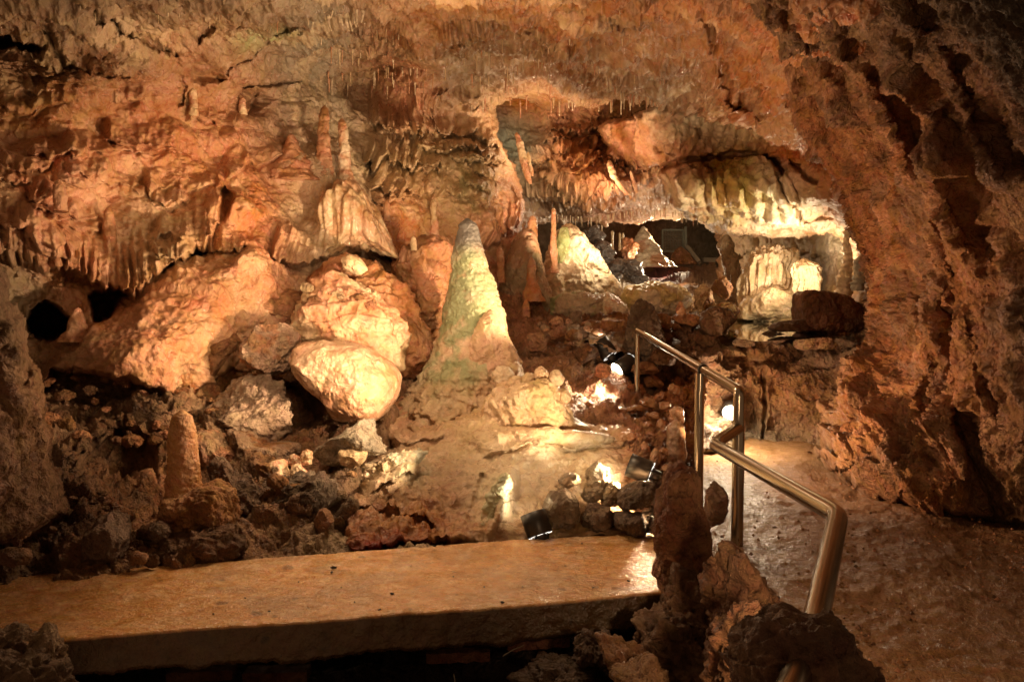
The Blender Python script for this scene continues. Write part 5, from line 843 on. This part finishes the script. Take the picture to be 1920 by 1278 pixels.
# ---- floodlights
def flood(x, y, d, ax, L=.17, r=.07, lit=True, label='', stand=(0, .06, -.12)):
    """ax: direction the lamp shines (world)"""
    a = np.array(ax, float); a /= np.linalg.norm(a); c = P(x, y, d); g = empty('floodlight', c, label, 'floodlight')
    s = np.cross(a, [0, 0, 1.0]); s /= np.linalg.norm(s); t = np.cross(s, a); th = np.linspace(0, 2*np.pi, 36, endpoint=False)
    def rev(name, prof, mat, par=g):
        V = np.array([[c+a*z+rr*(math.cos(q)*s+math.sin(q)*t) for q in th] for z, rr in prof]); m = len(prof); n = 36
        i = np.arange(m-1)[:, None]; j = np.arange(n)[None]; j2 = (j+1) % n
        Q4 = np.stack([i*n+j+0*j2, i*n+j2+0*j, (i+1)*n+j2, (i+1)*n+j], -1).reshape(-1, 4)
        return mesh_obj(name, V.reshape(-1, 3), Q4, mat, None, par)
    rev('housing', [(L*.5-.012, r*.9), (L*.5, r*.93), (L*.5, r), (L*.1, r*1.0), (-L*.32, r*.98), (-L*.36, r*.93), (-L*.36, r*.02)], M['black'])
    rev('lens', [(L*.5-.010, r*.9), (L*.5-.006, r*.5), (L*.5-.005, .001)], M['lens'])
    rev('socket', [(-L*.36, r*.5), (-L*.7, r*.42), (-L*.72, r*.1)], M['black'])
    for k in range(9):
        q = th[k*4]; e1 = math.cos(q)*s+math.sin(q)*t; q2 = q+.5; e2 = math.cos(q2)*s+math.sin(q2)*t
        rr = r*.95; V = []
        for e_ in (e1, (e1+e2)/np.linalg.norm(e1+e2), e2): V += [c-a*(L*.362)+e_*rr*.985, c-a*(L*.372)+e_*rr*.985, c-a*(L*.372)+e_*rr*.94, c-a*(L*.362)+e_*rr*.94]
        Fq = [[i*4+j, i*4+(j+1) % 4, i*4+4+(j+1) % 4, i*4+4+j] for i in range(2) for j in range(4)]+[[0, 3, 2, 1], [8, 9, 10, 11]]
        mesh_obj('vent_slot', V, Fq, M['vent'] if lit else M['black'], None, g)
    st = np.array(stand, float); b = mesh_tube = tube('bracket', [c-a*L*.2+s*r*1.05, c-a*L*.2+s*r*1.05+st*.7, c+st-a*L*.2], .008, M['black'], g, n=8, bend=.02)
    tube('cable', [c-a*L*.7, c-a*(L*.7+.06)-[0, 0, .03], c-a*(L*.7+.08)+s*.05-[0, 0, .14], c-a*(L*.7+.02)+s*.16-[0, 0, .2]], .007, M['black'], g, n=8, bend=.04)
    return a, c
flood(1136, 655, 8.7, (-.55, .25, .75), .21, .085, label='black floodlight tilted up, the farther of the two above the bright patch of rubble')
flood(1172, 684, 8.6, (-.62, -.42, -.35), .24, .085, label='black floodlight glaring down on wet rubble beside the handrail end')
flood(1203, 880, 6.15, (-.85, .25, .30), .19, .083, label='black floodlight with lit vent ring on the stone pile near the apron')
flood(1007, 985, 5.55, (-.30, .30, .85), .17, .083, label='black floodlight at the slab edge tilted up toward the crusted ridge')
flood(1371, 768, 8.9, (-.25, -.85, -.35), .14, .09, label='glaring floodlight low on the rock wall behind the rail posts')
# ================================================================== camera, light, world
def spot(x, y, d, tx, ty, td, W, ang=70, col=(1, .80, .55), size=.05, blend=.6, name='spot_light'):
    l = bpy.data.lights.new(name, 'SPOT'); l.energy = W; l.spot_size = math.radians(ang); l.spot_blend = blend; l.color = col; l.shadow_soft_size = size
    o = bpy.data.objects.new(name, l); C.objects.link(o); a = P(x, y, d); b = P(tx, ty, td); o.location = a
    from mathutils import Vector
    o.rotation_euler = (Vector(b)-Vector(a)).to_track_quat('-Z', 'Y').to_euler(); return o
def point(x, y, d, W, col=(1, .78, .5), size=.05):  # used for real lamps and for added fill lights
    l = bpy.data.lights.new('lamp_or_fill', 'POINT'); l.energy = W; l.color = col; l.shadow_soft_size = size
    o = bpy.data.objects.new('lamp_or_fill', l); C.objects.link(o); o.location = P(x, y, d); return o
W_ = bpy.data.worlds.new('World'); bpy.context.scene.world = W_; W_.use_nodes = True
bg = W_.node_tree.nodes['Background']; bg.inputs[0].default_value = (1, .54, .27, 1); bg.inputs[1].default_value = .135  # dim warm ambient fill added for the whole cave
cam = bpy.data.cameras.new('camera'); co = bpy.data.objects.new('camera', cam); C.objects.link(co); co.location = (0, 0, CAMZ)
co.rotation_euler = (math.pi/2-TH, 0, 0); cam.sensor_width = 36; cam.lens = 36*F/1920; cam.clip_end = 200; cam.clip_start = .05
sc = bpy.context.scene; sc.camera = co
sc.view_settings.view_transform = 'Standard'; sc.view_settings.look = 'None'; sc.view_settings.exposure = .38; sc.view_settings.gamma = 1
sc.cycles.max_bounces = 6; sc.cycles.diffuse_bounces = 3; sc.cycles.glossy_bounces = 3; sc.cycles.sample_clamp_indirect = 4; sc.cycles.use_denoising = True
# floodlight beams and hidden lamps, mixed with added fill lights without fixture
WA = (1, .67, .38); WC = (1, .79, .52); WR = (1, .60, .32)
spot(1180, 590, 7.3, 600, 380, 8.8, 260, 70, WA)  # left wall key, set in mid-air away from any fixture
spot(1148, 700, 8.3, 1105, 745, 8.1, 60, 100, WC)
point(1358, 772, 8.55, 45, WC)
spot(1165, 850, 6.0, 780, 600, 7.9, 75, 62, WA, .04)
spot(1165, 866, 6.0, 900, 850, 6.8, 12, 140, WC)
spot(993, 968, 5.5, 930, 900, 6.2, 8, 90, WC)
spot(1000, 760, 5.6, 330, 430, 7.8, 340, 62, WA, .06)  # added key light for the left wall, in mid-air without fixture
spot(1000, 760, 5.6, 668, 410, 8.8, 90, 18, WC)  # added narrow beam on the draped mound, no fixture
spot(930, 420, 8.9, 820, 255, 10.8, 75, 85, WA)  # added fill for the central wall, floating above the cone tip
point(992, 262, 12.1, 14, WA)  # added fill inside the dark recess, no lamp there
point(1450, 505, 12.3, 9, WC)  # added fill brightening the rear side wall
spot(1535, 570, 10.8, 1440, 380, 11.2, 170, 160, WC)
spot(1525, 560, 11.2, 1460, 500, 13.2, 55, 130, WC)
spot(1150, 455, 11.3, 1085, 500, 12.0, 24, 110, WC)
spot(1215, 455, 11.0, 1225, 560, 10.6, 35, 100, WC)
spot(1310, 470, 18.5, 1205, 460, 18, 450, 110, WC)
point(1240, 500, 15.5, 40, WC)
spot(1085, 500, 9.8, 1050, 280, 12.5, 200, 70, WA)  # added alcove uplight, hanging unseen in the air
spot(1120, 380, 11.6, 1060, 200, 12.8, 45, 140, WA)  # unseen light added to lift the recess above the alcove
spot(740, 740, 5.3, 700, 60, 9, 65, 100, WA)  # added ceiling uplight, in mid-air
spot(1225, 905, 5.9, 600, 1115, 4.7, 250, 110, WA)
spot(1000, 760, 5.6, 400, 830, 6.6, 170, 50, WA)  # added beam on the left rubble, from mid-air
spot(1300, 840, 6.8, 1780, 400, 7, 150, 150, WR)
spot(1500, 1150, 2.6, 1800, 900, 6, 25, 140, WR)  # added fill for the near path and right wall
point(860, 300, 6.3, 85, WA, .35)  # added broad fill high in the cavern
point(560, 560, 5.9, 32, WA, .3)  # added soft fill for the left side
